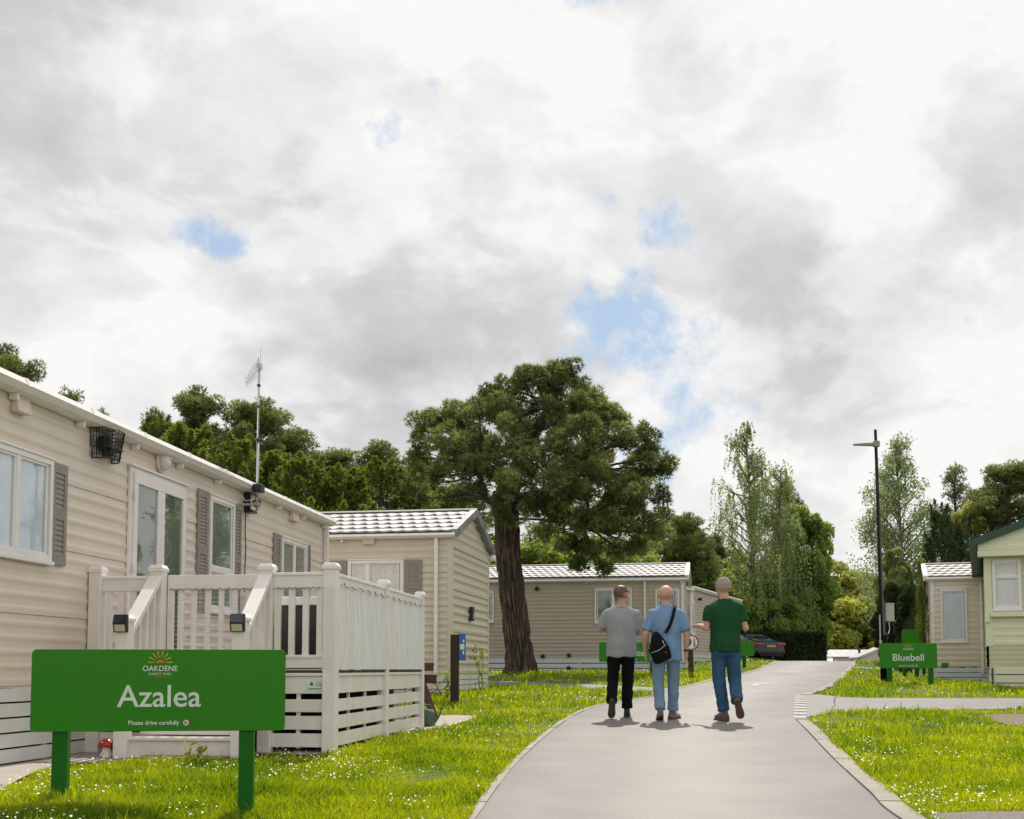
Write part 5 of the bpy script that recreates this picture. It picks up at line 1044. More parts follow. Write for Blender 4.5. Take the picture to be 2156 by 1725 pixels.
# --- the big pine, its limbs and foliage clumps
def big_pine():
    rr = random.Random(5); r = np.random.default_rng(5); Yt = 32.0; b = at(1096, 1418, Yt); gz = zg(b.x, b.y)
    root = thing('pine_tree', 'big old pine with a thick ridged leaning trunk and broad dark crown, in the middle', 'tree', (b.x, b.y, gz))
    def L_(px, py, dy=0): p = at(px, py, Yt+dy); return Vector((p.x-b.x, p.y-b.y, p.z-gz))
    # trunk with deep vertical bark ridges
    path = [(1096, 1425, 48), (1095, 1405, 40), (1092, 1370, 36), (1087, 1320, 34), (1080, 1260, 33), (1073, 1200, 32.5), (1069, 1150, 32), (1067, 1100, 33), (1064, 1060, 35), (1062, 1035, 30)]
    nr = 220; nc = 130; vs = []; cen = [L_(x, y) for x, y, w_ in path]; rad = [w_*.79/F*Yt for x, y, w_ in path]
    for i in range(nr+1):
        t = i/nr*(len(path)-1); k = min(int(t), len(path)-2); f = t-k; c = cen[k].lerp(cen[k+1], f); ra = rad[k]+(rad[k+1]-rad[k])*f
        for j in range(nc):
            a = 2*math.pi*j/nc; u = a*2.2+.35*noise.noise(Vector((c.z*.7, math.cos(a)*2, math.sin(a)*2)))
            q_ = Vector((math.cos(a)*2.6, math.sin(a)*2.6, c.z*.85)); d1_, _p = noise.voronoi(q_*1.35); e = min(1, (d1_[1]-d1_[0])*3.2)
            g_ = .095*e+.03*noise.noise(q_*4)-.06; root_f = 1+.22*math.exp(-c.z*2.6)*max(0, math.sin(a*5+1)); rad_ = (ra-.02+g_)*root_f
            vs.append((c.x+rad_*math.cos(a), c.y+rad_*math.sin(a), c.z))
    mb = MB(); mb.add(vs, [(i*nc+j, i*nc+(j+1) % nc, (i+1)*nc+(j+1) % nc, (i+1)*nc+j) for i in range(nr) for j in range(nc)]); mb.build('trunk', 'bark_pine', root)
    lobes = [(1185, 800, 38, 0), (1150, 830, 45, .6), (1110, 805, 34, -.3), (1225, 815, 32, .4), (1045, 845, 42, .3), (1010, 870, 40, -.5), (1090, 870, 50, .8), (1190, 870, 55, -.8), (1245, 870, 42, .2), (955, 890, 45, .2), (905, 895, 34, -.4), (890, 925, 30, .4), (950, 935, 45, -1.0), (1000, 930, 42, 1.2),
             (1290, 880, 38, .5), (1300, 925, 42, -.6), (1260, 930, 45, 1.2), (1345, 925, 34, .2), (1370, 960, 36, -.2), (1340, 985, 42, .8), (1180, 945, 52, -1.8), (1120, 965, 50, -2.2), (1230, 985, 50, -1.6), (1060, 950, 44, -1.6), (1010, 985, 50, -1.4), (950, 985, 42, 0), (905, 1000, 38, .6), (900, 1040, 30, 1.4),
             (1290, 1010, 45, -.8), (1370, 1000, 32, .3), (1160, 1010, 46, -2.4), (1090, 1015, 45, -2.2), (1215, 1040, 44, -1.8), (1300, 1060, 44, .2), (1360, 1060, 42, .6), (1390, 1045, 24, .2), (1395, 1085, 24, .5), (1350, 1110, 40, -.2), (1290, 1110, 40, -.9), (1230, 1100, 38, -1.3), (1170, 1080, 36, -1.7), (1125, 1075, 34, -1.8), (1150, 1125, 30, -1.2),
             (1205, 1150, 34, -.6), (1255, 1165, 32, -.9), (1310, 1160, 36, .3), (1365, 1150, 36, .8), (1220, 1190, 16, -.9), (1270, 1195, 14, -.8), (960, 1040, 36, 1.2), (1010, 1045, 34, 1.5), (1050, 1070, 26, -1.0), (1180, 900, 60, 2.4), (1100, 920, 60, 2.6), (1260, 980, 60, 2.6), (1000, 960, 60, 2.8), (1300, 1080, 55, 2.8), (1200, 1050, 55, 2.4), (1080, 1090, 22, -.9), (1330, 1020, 40, -1.8), (1240, 900, 40, -1.8), (1070, 900, 36, -1.2),
             (1030, 830, 28, 0), (970, 862, 32, .2), (925, 880, 32, -.2), (1075, 815, 34, .3), (1060, 850, 40, -.6), (1240, 840, 34, -.2), (1275, 862, 32, .4), (1312, 880, 26, .1), (880, 960, 26, .5), (860, 1010, 30, 1.5), (1395, 1120, 22, .8), (1400, 985, 16, 0), (1165, 780, 18, .2), (1200, 778, 16, .2), (1110, 785, 16, 0)]
    cs = []; rs = []; mb = MB(); hub = [L_(1066, 1060), L_(1070, 1020), L_(1095, 970), L_(1120, 915), L_(1150, 860), L_(1020, 1050), L_(1140, 1040), L_(1190, 1010), L_(1010, 990), L_(1230, 1110)]
    mains = [(0, 1, .40, .30), (1, 2, .28, .20), (2, 3, .18, .13), (3, 4, .13, .06), (0, 5, .18, .11), (0, 6, .24, .15), (6, 7, .14, .09), (5, 8, .11, .06), (6, 9, .13, .07)]
    for a_, b_, r0, r1 in mains: limb(mb, hub[a_], hub[b_], r0, r1, rr, .06)
    for px, py, rp, dy in lobes:
        c = L_(px, py, dy); R_ = rp/F*Yt; nb = max(5, int(R_*R_*44))
        h = min(hub, key=lambda q_: (q_-c).length+(0 if q_.z < c.z+.3 else 1.5)); pts = limb(mb, h, c+Vector((0, 0, -R_*.25)), .045, .018, rr, .16, 7)
        for _ in range(nb):
            d = Vector((rr.gauss(0, 1), rr.gauss(0, 1), rr.gauss(0, .8))).normalized()*(R_*rr.uniform(.35, .98)); d.z *= .85; q_ = c+d; cs.append(q_); rs.append(rr.uniform(.14, .26)*(1.12 if d.z > 0 else .9))
            if rr.random() < .4: limb(mb, pts[rr.choice((4, 5, 6))], q_, .013, .005, rr, .12, 4)
    # bare dead twigs inside the crown
    for _ in range(80):
        h = rr.choice(hub); d = Vector((rr.uniform(-1, 1), rr.uniform(-1, .6), rr.uniform(-.3, .5)))*rr.uniform(.6, 1.6); limb(mb, h, h+d, .02, .004, rr, .2, 5)
    mb.build('branches', 'bark', root)
    P_, T_, O_ = puff_cloud([tuple(c) for c in cs], rs, r, dens=1150, flat=.8, shell=.25)
    V = needle_tufts(P_, r, 5, .135, .027, O_); tone = np.repeat(np.clip(T_+r.normal(0, .15, len(T_)), 0, 1.2), 15)
    np_mesh('crown', V, 3, 'pine_needles', root, tone=tone)
big_pine()
# --- templates; each: trunk/limbs mesh, crown mesh, unit = metres for the stated height
def tmpl_pine(seed, H=12, spread=3.2, base=.35, m='pine_dark', dens=420, lean=0, nl=34, tl=.17, tw=.04):
    rr = random.Random(seed); r = np.random.default_rng(seed); mb = MB(); tp = [Vector((lean*math.sin(t*1.5)+rr.uniform(-.1, .1), rr.uniform(-.1, .1), H*.96*t)) for t in np.linspace(0, 1, 9)]; mb.tube(tp, [H*.022*(1-.85*t) for t in np.linspace(0, 1, 9)], 9)
    cs = []; rs = []
    for k in range(nl):
        t = base+(1-base)*(k+rr.random()*.6)/nl; z = H*t; i = min(int(t*8), 7); o_ = tp[i].lerp(tp[i+1], t*8-i); env = spread*(math.sin(math.pi*min(1, (1-(t-base)/(1-base))*.95+.10))**.7)*(.55+.45*(1-t)/(1-base)); a = rr.uniform(0, 6.28); ln = env*rr.uniform(.55, 1.05)
        e = o_+Vector((math.cos(a)*ln, math.sin(a)*ln, ln*rr.uniform(-.05, .45))); pts = limb(mb, o_-Vector((0, 0, .2)), e, H*.006, .012, rr, .12, 5)
        for q_ in pts[2:]:
            for _ in range(4): cs.append(q_+Vector((rr.gauss(0, .42), rr.gauss(0, .42), rr.gauss(.1, .30)))*(.35+ln/2.6)); rs.append(rr.uniform(.20, .42))
    cs.append(tp[-1]); rs.append(.4)
    P_, T_, O_ = puff_cloud([tuple(c) for c in cs], rs, r, dens, .7, .3); V = needle_tufts(P_, r, 4, tl, tw, O_)
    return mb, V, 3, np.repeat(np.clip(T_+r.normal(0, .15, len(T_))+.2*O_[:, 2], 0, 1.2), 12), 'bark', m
def tmpl_feather(seed, H=9, spread=3, m='conifer_yellow', n=38000, point=1.0, size=.14):   # soft conifer with upswept sprays
    rr = random.Random(seed); r = np.random.default_rng(seed); mb = MB(); mb.tube([(0, 0, 0), (.05, 0, H*.5), (0, 0, H*.97)], [H*.02, H*.013, .02], 8)
    K = 150; t = r.uniform(0.02, 1, K)**.8; a = r.uniform(0, 6.28, K); env = spread*(1-t**(1.6/point))*1.0+.12; rad = env*r.uniform(.55, 1.05, K); cen = np.c_[np.cos(a)*rad, np.sin(a)*rad, H*t*.95]; sp = r.uniform(.3, .6, K)*(.6+.5*(1-t))
    m_ = n//K; P_ = []; T_ = []; A_ = []
    for k in range(K):
        u = r.uniform(0, 1, m_)**.7; od = np.array([math.cos(a[k])*.35, math.sin(a[k])*.35, 1.0]); wv_ = r.normal(0, 1, (m_, 3))*sp[k]*(1-u)[:, None]*np.array([.55, .55, .5]); P_.append(cen[k]+od*(u*sp[k]*2.2)[:, None]+wv_); T_.append(np.full(m_, r.uniform(0, .5))+u*.6); 
    P_ = np.concatenate(P_); T_ = np.concatenate(T_); d = rand_dirs(len(P_), r, 1.4); s = np.cross(d, rand_dirs(len(P_), r)); s /= np.linalg.norm(s, axis=1)[:, None]; l = size*r.uniform(.7, 1.3, len(P_))[:, None]
    V = np.stack([P_-s*size*.22, P_+s*size*.22, P_+d*l], 1).reshape(-1, 3); return mb, V, 3, np.repeat(np.clip(T_, 0, 1.2), 3), 'bark', m
def tmpl_birch(seed, H=14, spread=2.6, m='birch_leaf', n=30000, droop=1.0, size=.075, bm='bark_birch', base=.12, top_thin=.5, upright=1.0):
    rr = random.Random(seed); r = np.random.default_rng(seed); mb = MB(); tp = [Vector((.25*math.sin(t*3+seed), .2*math.cos(t*2), H*.97*t)) for t in np.linspace(0, 1, 9)]; mb.tube(tp, [H*.013*(1-.9*t)+.01 for t in np.linspace(0, 1, 9)], 8); P_ = []; T_ = []; nb = 90
    for k in range(nb):
        t = base+(1-base)*(k+rr.random())/nb; i = min(int(t*8), 7); o_ = tp[i].lerp(tp[i+1], t*8-i); prof = (1-(t-base)/(1-base)); env = spread*(prof**.75*.9+.10)*rr.uniform(.6, 1.1); a = rr.uniform(0, 6.28); e = o_+Vector((math.cos(a)*env, math.sin(a)*env, env*rr.uniform(.5, 1.1)*upright)); pts = limb(mb, o_, e, H*.004, .008, rr, .10, 5)
        m_ = int(n/nb*(.35+prof*1.3)); ns = max(4, m_//(28 if droop > .5 else 60))
        for _ in range(ns):
            q_ = Vector(pts[rr.choice((2, 3, 4, 5, 5))]); ln = rr.uniform(.4, 1.7)*droop*(.35+prof*.9); w_ = rr.uniform(.05, .13); mm = m_//ns; u = r.uniform(0, 1, mm)
            dx, dy = rr.uniform(-.25, .25), rr.uniform(-.25, .25); off_ = Vector((rr.gauss(0, .22), rr.gauss(0, .22), rr.gauss(0, .15)))*(.4+prof); q_ = q_+off_
            if droop > .5: pp = np.c_[q_.x+dx*np.sqrt(u)+r.normal(0, w_*.5, mm), q_.y+dy*np.sqrt(u)+r.normal(0, w_*.5, mm), q_.z+.15-u*ln+r.normal(0, .08, mm)]
            else: pp = np.array(q_)+r.normal(0, 1, (mm, 3))*np.array([.32, .32, .30])*(.5+.5*prof)
            P_.append(pp); T_.append(np.full(mm, rr.uniform(0, .8)))
    P_ = np.concatenate(P_); T_ = np.concatenate(T_); return mb, leaf_quads(P_, size, r, .55, .6), 4, np.repeat(np.clip(T_+r.normal(0, .2, len(T_)), 0, 1.2), 4), bm, m
def tmpl_broad(seed, H=9, spread=3, m='leaf_green', n=30000, size=.10, base=.2, cl=85, low=.0, trunks=1):
    rr = random.Random(seed); r = np.random.default_rng(seed); mb = MB(); cs = []; rs = []
    for s_ in range(trunks):
        x0 = (s_-(trunks-1)/2)*.9; mb.tube([(x0*.5, 0, 0), (x0*.8, .1, H*.25), (x0*1.3, .0, H*.5), (x0, 0, H*.85)], [H*.02, H*.016, H*.012, .02], 8)
    for k in range(cl):
        d = Vector((rr.gauss(0, 1), rr.gauss(0, 1), rr.gauss(0, 1))).normalized()*rr.uniform(.5, 1.0)**.6; z = base+(1-base)*(.5+d.z*.47); w_ = spread*(1-.25*max(0, d.z)); c = Vector((d.x*w_, d.y*w_, H*z)); cs.append(tuple(c)); rs.append(rr.uniform(.45, .9)*spread/3)
        if rr.random() < .5: limb(mb, (0, 0, H*rr.uniform(.2, .6)), c, H*.006, .012, rr, .1, 5)
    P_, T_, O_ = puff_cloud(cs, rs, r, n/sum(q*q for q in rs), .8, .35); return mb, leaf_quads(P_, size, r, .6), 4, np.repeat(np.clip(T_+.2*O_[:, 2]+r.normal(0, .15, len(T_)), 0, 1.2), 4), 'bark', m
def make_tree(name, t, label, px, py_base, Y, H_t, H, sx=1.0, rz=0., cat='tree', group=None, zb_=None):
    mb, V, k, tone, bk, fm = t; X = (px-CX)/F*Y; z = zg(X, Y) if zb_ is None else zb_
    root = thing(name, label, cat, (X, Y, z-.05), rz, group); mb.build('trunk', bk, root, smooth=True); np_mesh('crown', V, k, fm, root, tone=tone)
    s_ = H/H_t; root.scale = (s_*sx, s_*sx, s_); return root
def again(src, label, px, Y, H, H_t, sx=1.0, rz=0.):
    c = copy_tree(src); X = (px-CX)/F*Y; c.location = (X, Y, zg(X, Y)-.05); c.rotation_euler = (0, 0, rz); s_ = H/H_t; c.scale = (s_*sx, s_*sx, s_); c['label'] = label; return c
def Hof(px, ytop, Y): return at(px, ytop, Y).z-zg((px-CX)/F*Y, Y)
g1 = 'dark pines behind the left caravans'
t = tmpl_pine(21, 12, 3.0, .3); pa = make_tree('pine_tree', t, 'dark pine with a rounded top rising left of the aerial pole', 412, 0, 48, 12, Hof(412, 820, 48), 1.0, .3, group=g1)
t = tmpl_pine(22, 12, 3.4, .25, nl=38); pb = make_tree('pine_tree', t, 'dark open topped pine directly behind the aerial pole', 515, 0, 48, 12, Hof(515, 838, 48), 1.0, 1.0, group=g1)
t = tmpl_pine(23, 12, 3.2, .3, nl=30, dens=300); pc = make_tree('pine_tree', t, 'pine behind the far end of the near caravan roof, lower than the aerial pines', 600, 0, 50, 12, Hof(600, 895, 50), 1.1, 2.0, group=g1)
t = tmpl_pine(24, 12, 1.7, .2, 'pine_dark', dens=220, nl=26); pd = make_tree('pine_tree', t, 'thin spiky dark conifer top left of the rounded pine', 312, 0, 50, 12, Hof(312, 850, 50), .9, 0, group=g1)
for i, (src, lab, px, yt, Y, sx, rz) in enumerate(((pa, 'pine crown at the far left edge above the caravan roof', 5, 735, 36, .9, 1.0), (pd, 'small dark tree tip above the gutter between the vent and the wire cage', 128, 803, 42, .8, 2.0), (pd, 'tiny dark tree tip peeping over the gutter above the glazed door', 205, 850, 44, .7, 3.0),
        (pb, 'pine at the left of the wooded mass behind the ribbed beige caravan', 690, 938, 52, 1.0, 2.2), (pc, 'pine whose crown touches the big pine from the left', 800, 925, 50, 1.05, .6), (pa, 'dark pine just left behind the big pine crown', 880, 955, 50, 1.2, 2.6), (pb, 'pine in the dark mass behind the big pine trunk, left side', 985, 1010, 52, 1.2, 4.0),
        (pc, 'pine at the back behind the middle of the big pine', 1190, 1030, 56, 1.2, 5.0), (pb, 'dark pine showing right of the big pine, behind the long caravan roof', 1440, 1078, 58, 1.0, .2), (pa, 'dark pine behind the left birch', 1505, 1125, 62, 1.0, 3.3), (pc, 'low dark pine under the right side of the big crown', 1370, 1110, 60, 1.2, 1.1),
        (pa, 'small pine top between the aerial pines and the ribbed caravan', 660, 985, 46, 1.0, 5.1), (pb, 'large dark pine at the right edge above the cream caravan', 2135, 965, 44, 1.25, 1.7), (pc, 'second dark pine at the right edge, lower and left of the tallest', 2095, 1010, 46, .9, 2.9))):
    again(src, lab, px, Y, Hof(px, yt, Y), 12, sx, rz)
g2 = 'yellow green conifers behind the left caravans'
t = tmpl_feather(31, 9, 3.0); ca = make_tree('conifer', t, 'yellow green feathery conifer below the rounded pine, left of the aerial pole', 390, 0, 40, 9, Hof(390, 895, 40), 1.35, 0, group=g2)
t = tmpl_feather(32, 9, 3.4, n=30000); cb = make_tree('conifer', t, 'yellow green feathery conifer right behind the caravan security camera', 490, 0, 39, 9, Hof(490, 925, 39), 1.35, 1, group=g2)
for src, lab, px, yt, Y, sx, rz in ((ca, 'yellow green conifer just right of the aerial pole foot', 575, 955, 40, 1.4, 2), (cb, 'yellow green conifer above the corner of the near caravan', 645, 965, 38, 1.4, 3), (ca, 'green conifer above the scalloped roof of the beige caravan, left', 725, 985, 39, 1.4, 4),
        (cb, 'green conifer above the scalloped roof of the beige caravan, right', 800, 975, 42, 1.4, 5), (ca, 'green conifer between the beige caravan ridge and the big pine', 885, 1010, 42, 1.4, 6), (cb, 'leftmost yellow green conifer just showing over the gutter', 330, 885, 42, .8, 1.5), (cb, 'shaded conifer directly behind the ridge end of the beige caravan', 955, 1040, 44, 1.1, 2.5)):
    again(src, lab, px, Y, Hof(px, yt, Y), 9, sx, rz)
g3 = 'bright broadleaf trees behind the long taupe caravan'
t = tmpl_broad(41, 7, 3.2, 'leaf_olive', 22000, .11, .1); ba = make_tree('broadleaf_tree', t, 'yellow green broadleaf tree above the long caravan roof, under the big pine', 1160, 0, 52, 7, Hof(1160, 1125, 52), 1.2, 0, group=g3)
for lab, px, yt, Y, sx, rz in (('light green broadleaf tree left of the big pine trunk, above the caravan roof', 1010, 1110, 52, 1.2, 1), ('olive broadleaf tree above the right end of the long caravan roof', 1300, 1140, 54, 1.2, 2), ('light green broadleaf tree behind the taupe caravan corner', 1420, 1110, 60, 1.1, 3), ('olive tree low behind the man in green', 1530, 1165, 70, 1.1, 4)):
    again(ba, lab, px, Y, Hof(px, yt, Y), 7, sx, rz)
# right of the road
t = tmpl_birch(51, 14, 3.7, n=32000, droop=1.5, size=.060, base=.06); b1 = make_tree('birch_tree', t, 'tallest drooping birch left of the road, behind the man in green', 1580, 0, 66, 14, Hof(1580, 888, 66), .98, 0)
t = tmpl_birch(54, 12, 3.0, n=20000, droop=1.5, size=.060, base=.06); make_tree('birch_tree', t, 'drooping birch merging into the right side of the tallest birch', 1645, 0, 68, 12, Hof(1645, 975, 68), .9, 1)
t = tmpl_pine(25, 11, 1.8, .2, 'pine_dark', dens=260, nl=30); make_tree('pine_tree', t, 'narrow dark conifer top between the birch and the round broadleaf tree', 1662, 0, 72, 11, Hof(1658, 1000, 72), .8, 0)
t = tmpl_broad(42, 10, 2.9, 'leaf_green', 40000, .12, .08, 110, trunks=2); make_tree('broadleaf_tree', t, 'full mid green broadleaf tree with two dark stems above the clipped hedge', 1688, 0, 69, 10, Hof(1685, 1048, 69), .72, 0)
t = tmpl_broad(47, 6, 2.9, 'leaf_green', 20000, .12, .02, 80); make_tree('broadleaf_tree', t, 'dark green bushy tree behind the clipped hedge and the car', 1605, 0, 66, 6, Hof(1600, 1215, 66), .95, 0)
t = tmpl_broad(43, 7, 3.0, 'leaf_lime', 26000, .12, .04, 90, trunks=2); q1 = make_tree('broadleaf_tree', t, 'sunlit yellow green tree at the road end, right of the full green tree', 1752, 0, 118, 7, Hof(1752, 1228, 118)+2, 1.0, 0, group='sunlit trees beyond the road crest')
for lab, px, yt, Y, sx, rz in (('sunlit yellow green tree at the road end, left of the lamp post', 1812, 1235, 120, 1.1, 1.6), ('lower yellow green tree between the two sunlit ones at the road end', 1785, 1262, 114, 1.1, 3)):
    again(q1, lab, px, Y, Hof(px, yt, Y)+1, 7, sx, rz)
t = tmpl_birch(52, 13, 3.0, 'birch_pale', 19000, .2, .072, base=.12, upright=1.3); make_tree('birch_tree', t, 'tall pale leaved airy tree behind the lamp post', 1905, 0, 50, 13, Hof(1905, 918, 50), .95, 0)
t = tmpl_birch(53, 13, 2.6, 'birch_pale', 9500, .2, .072, base=.12, upright=1.3); make_tree('birch_tree', t, 'lower pale leaved airy tree at the left side of the lamp post', 1868, 0, 52, 13, Hof(1868, 1010, 52), .9, 2); 
t = tmpl_pine(26, 11, 1.4, .4, 'pine_dark', dens=90, nl=15, tl=.18); make_tree('pine_tree', t, 'thin isolated pine top between the pale tree and the cream caravan', 2015, 0, 55, 11, Hof(2005, 965, 55), .9, 0)
t = tmpl_broad(44, 8, 1.8, 'leaf_lime', 16000, .10, .2, 60); make_tree('broadleaf_tree', t, 'bright lime green tree left of the large pine at the right edge', 2050, 0, 45, 8, Hof(2045, 1050, 45), .8, 0)
t = tmpl_feather(33, 7, 1.6, 'hedge_dark', 30000, 1.6, .10); k1 = make_tree('cypress', t, 'dark cypress with orange tinged top behind the wavy roofed caravan', 1985, 0, 39, 7, Hof(1985, 1066, 39), .9, 0)
t = tmpl_feather(34, 7, .85, 'conifer_yellow', 16000, 2.2, .09); k2 = make_tree('cypress', t, 'slim green cypress at the left wall of the wavy roofed caravan', 1943, 0, 36, 7, Hof(1945, 1180, 36), .62, 0)
again(k1, 'broad dark cypress shoulder right of the orange tinged one, above the wavy tiled roof', 2025, 40, Hof(2025, 1100, 40), 7, .9, 2)
def hedge(label, x0, x1, y0, y1, z0, z1, n, rz=0, m='hedge_dark', size=.05, lump=.10, seed=1, name='hedge', taper=0):
    cx_, cy_ = (x0+x1)/2, (y0+y1)/2; root = thing(name, label, 'hedge', (cx_, cy_, z0), rz); r = np.random.default_rng(seed); hx, hy, hz = (x1-x0)/2, (y1-y0)/2, z1-z0
    f = r.integers(0, 5, n); u, v = r.uniform(-1, 1, n), r.uniform(-1, 1, n); P_ = np.zeros((n, 3)); 
    for k, (ax, s_) in enumerate(((0, -1), (0, 1), (1, -1), (1, 1), (2, 1))):
        i = f == k
        if ax == 0: P_[i] = np.c_[np.full(i.sum(), s_*hx), u[i]*hy, (v[i]+1)/2*hz]
        elif ax == 1: P_[i] = np.c_[u[i]*hx, np.full(i.sum(), s_*hy), (v[i]+1)/2*hz]
        else: P_[i] = np.c_[u[i]*hx, v[i]*hy, np.full(i.sum(), hz)]
    k_ = P_/max(hx, .5)*3; wob = np.sin(k_[:, 0]*2.1+seed)*np.sin(k_[:, 2]*1.7)*np.cos(k_[:, 1]*1.9); P_ *= (1+lump*.5*wob[:, None]); P_ += r.normal(0, lump*.35, P_.shape)
    if taper: P_[:, :2] *= (1-taper*np.clip(P_[:, 2:3]/hz, 0, 1)**3)
    P_[:, 2] = np.clip(P_[:, 2], 0, None); V = leaf_quads(P_, size, r, .6)
    c = MB(); c.loft([(0, 0, 0, hx*.93, hy*.93), (0, 0, hz*.6, hx*.95, hy*.95), (0, 0, hz*.93, hx*(.9-taper), hy*(.9-taper))], 4) if taper else c.box(-hx*.95, hx*.95, -hy*.93, hy*.93, 0, hz*.95); c.build('core', 'hedge_core', root); np_mesh('foliage', V, 4, m, root, tone=np.repeat(np.clip(r.uniform(0, .7, n)+.3*wob, 0, 1.2), 4)); return root
xa, xb = (1648-CX)/F*64, (1733-CX)/F*64; hedge('neatly clipped dark hedge block beside the road crest', xa-1.5, xb, 63.5, 65, zg(16, 64)-.3, at(1690, 1334, 64).z, 26000, size=.055, seed=3)
t = tmpl_broad(48, 6, 1.5, 'hedge_dark', 52000, .085, .0, 120, trunks=2); make_tree('shrub', t, 'tall dark bushy shrub behind the lamp post', 1875, 0, 45, 6, Hof(1875, 1225, 45), .78, 0, cat='shrub')
t = tmpl_broad(49, 6, 1.4, 'hedge_dark', 40000, .085, .0, 100, trunks=2); make_tree('shrub', t, 'dark bushy shrub between the lamp post and the wavy roofed caravan', 1922, 0, 43, 6, Hof(1922, 1215, 43), .74, 2, cat='shrub')
t = tmpl_broad(46, 6, 1.6, 'birch_leaf', 16000, .08, .3, 60); make_tree('broadleaf_tree', t, 'grey green leafy bush rising from the top of the dark hedge column', 1880, 0, 46, 6, Hof(1880, 1150, 46), .62, 1)
# ------------------------------------------------------------ people
def solid(mb, name, m, parent, voxel=.012, smooth=6, fold=None, sub=False):
    me = bpy.data.meshes.new('tmp'); me.from_pydata(mb.v, [], mb.f); bq = bmesh.new(); bq.from_mesh(me); bmesh.ops.recalc_face_normals(bq, faces=bq.faces); bq.to_mesh(me); bq.free(); o = bpy.data.objects.new('tmp', me); C.objects.link(o)
    rm = o.modifiers.new('r', 'REMESH'); rm.mode = 'VOXEL'; rm.voxel_size = voxel
    if smooth: s_ = o.modifiers.new('s', 'SMOOTH'); s_.iterations = smooth; s_.factor = .5
    dg = bpy.context.evaluated_depsgraph_get(); me2 = bpy.data.meshes.new_from_object(o.evaluated_get(dg)); bpy.data.objects.remove(o); bpy.data.meshes.remove(me)
    if fold:
        nv = len(me2.vertices); co = np.empty(nv*3); me2.vertices.foreach_get('co', co); co = co.reshape(-1, 3); ed = np.empty(len(me2.edges)*2, np.int64); me2.edges.foreach_get('vertices', ed); ed = ed.reshape(-1, 2)
        def relax(A, it):
            for _ in range(it):
                S_ = np.zeros_like(A); c_ = np.zeros(nv); np.add.at(S_, ed[:, 0], A[ed[:, 1]]); np.add.at(S_, ed[:, 1], A[ed[:, 0]]); np.add.at(c_, ed[:, 0], 1); np.add.at(c_, ed[:, 1], 1); A = A*.5+.5*S_/c_[:, None]
            return A
        nr_ = np.array([tuple(v.normal) for v in me2.vertices]); nr_ = relax(nr_, 4); nr_ /= np.linalg.norm(nr_, axis=1)[:, None]+1e-9
        amt = np.array([[max(-.010, min(.013, fold(v.co)))] for v in me2.vertices]); co = relax(co+nr_*relax(amt, 2), 2); me2.vertices.foreach_set('co', co.ravel())
    me2.name = name; me2.materials.clear()
    for q_ in (m if isinstance(m, (list, tuple)) else [m]): me2.materials.append(MATS[q_])
    me2.polygons.foreach_set('use_smooth', [True]*len(me2.polygons)); me2.update(); o = bpy.data.objects.new(name, me2); C.objects.link(o); o.parent = parent; return o
def hand(mb, w_, d, palm_n, side, s=1.0, curl=.5):
    """wrist point, pointing direction, palm normal (towards which the fingers curl), thumb side vector"""
    d = Vector(d).normalized(); n = Vector(palm_n); n = (n-d*n.dot(d)).normalized(); sd_ = Vector(side); sd_ = (sd_-d*sd_.dot(d)-n*sd_.dot(n)).normalized(); w_ = Vector(w_)
    mb.cap(w_-d*.02*s, w_+d*.03*s, .025*s, .030*s, 10)
    for k in range(4): o_ = (k-1.5)*.019*s; mb.cap(w_+d*.02*s+sd_*o_*.8, w_+d*.082*s+sd_*o_, .017*s, .0125*s, 8)
    for k, ln in enumerate((.070, .078, .072, .056)):
        o_ = -(k-1.5)*.0205*s; p = w_+d*.088*s+sd_*o_; c_ = curl*(1+.12*k); a1, a2, a3 = c_*.5, c_*1.2, c_*1.9; l1, l2, l3 = ln*.45*s, ln*.32*s, ln*.25*s
        q1_ = p+(d*math.cos(a1)+n*math.sin(a1))*l1; q2_ = q1_+(d*math.cos(a2)+n*math.sin(a2))*l2; q3_ = q2_+(d*math.cos(a3)+n*math.sin(a3))*l3
        mb.cap(p-d*.01*s, q1_, .0095*s, .0088*s, 8); mb.cap(q1_, q2_, .0088*s, .0080*s, 8); mb.cap(q2_, q3_, .008*s, .0068*s, 8)
    p = w_+d*.025*s+sd_*.026*s; q1_ = p+(d*.6+sd_*.6+n*.3).normalized()*.042*s; q2_ = q1_+(d*.9+sd_*.15+n*.4).normalized()*.032*s; mb.cap(p, q1_, .0135*s, .0108*s, 8); mb.cap(q1_, q2_, .0105*s, .0085*s, 8)
def head(mb, c, yaw, s=1.0, tilt=0.0):
    Mx = Matrix.Translation(Vector(c)) @ Matrix.Rotation(yaw, 4, 'Z') @ Matrix.Rotation(tilt, 4, 'X') @ Matrix.Scale(s, 4); h = MB(Mx)      # face looks to +y
    h.ball((0, -.018, .030), .078, .093, .088, 20); h.ball((0, .028, -.02), .064, .068, .088, 18); h.ball((0, .045, -.078), .040, .038, .034, 14); h.ball((0, .012, -.05), .060, .062, .055, 14)
    h.ball((0, .075, .022), .050, .018, .014, 12); h.cap((0, .088, .018), (0, .112, -.018), .009, .014, 8); h.ball((.014, .103, -.02), .009, .010, .008, 8); h.ball((-.014, .103, -.02), .009, .010, .008, 8)
    h.cap((-.02, .088, -.050), (.02, .088, -.050), .008, .008, 8); h.cap((-.018, .086, -.060), (.018, .086, -.060), .0085, .0085, 8)
    for sg in (-1, 1):
        h.ball((sg*.036, .070, -.018), .022, .022, .02, 10)
        h.ball((sg*.082, -.004, -.002), .009, .019, .032, 12, Mx=Matrix.Rotation(sg*R(18), 4, 'Z')); h.ball((sg*.086, -.012, .012), .010, .014, .018, 10); h.ball((sg*.079, .004, -.026), .008, .012, .012, 8)
    mb.add(h.v, h.f); return Mx
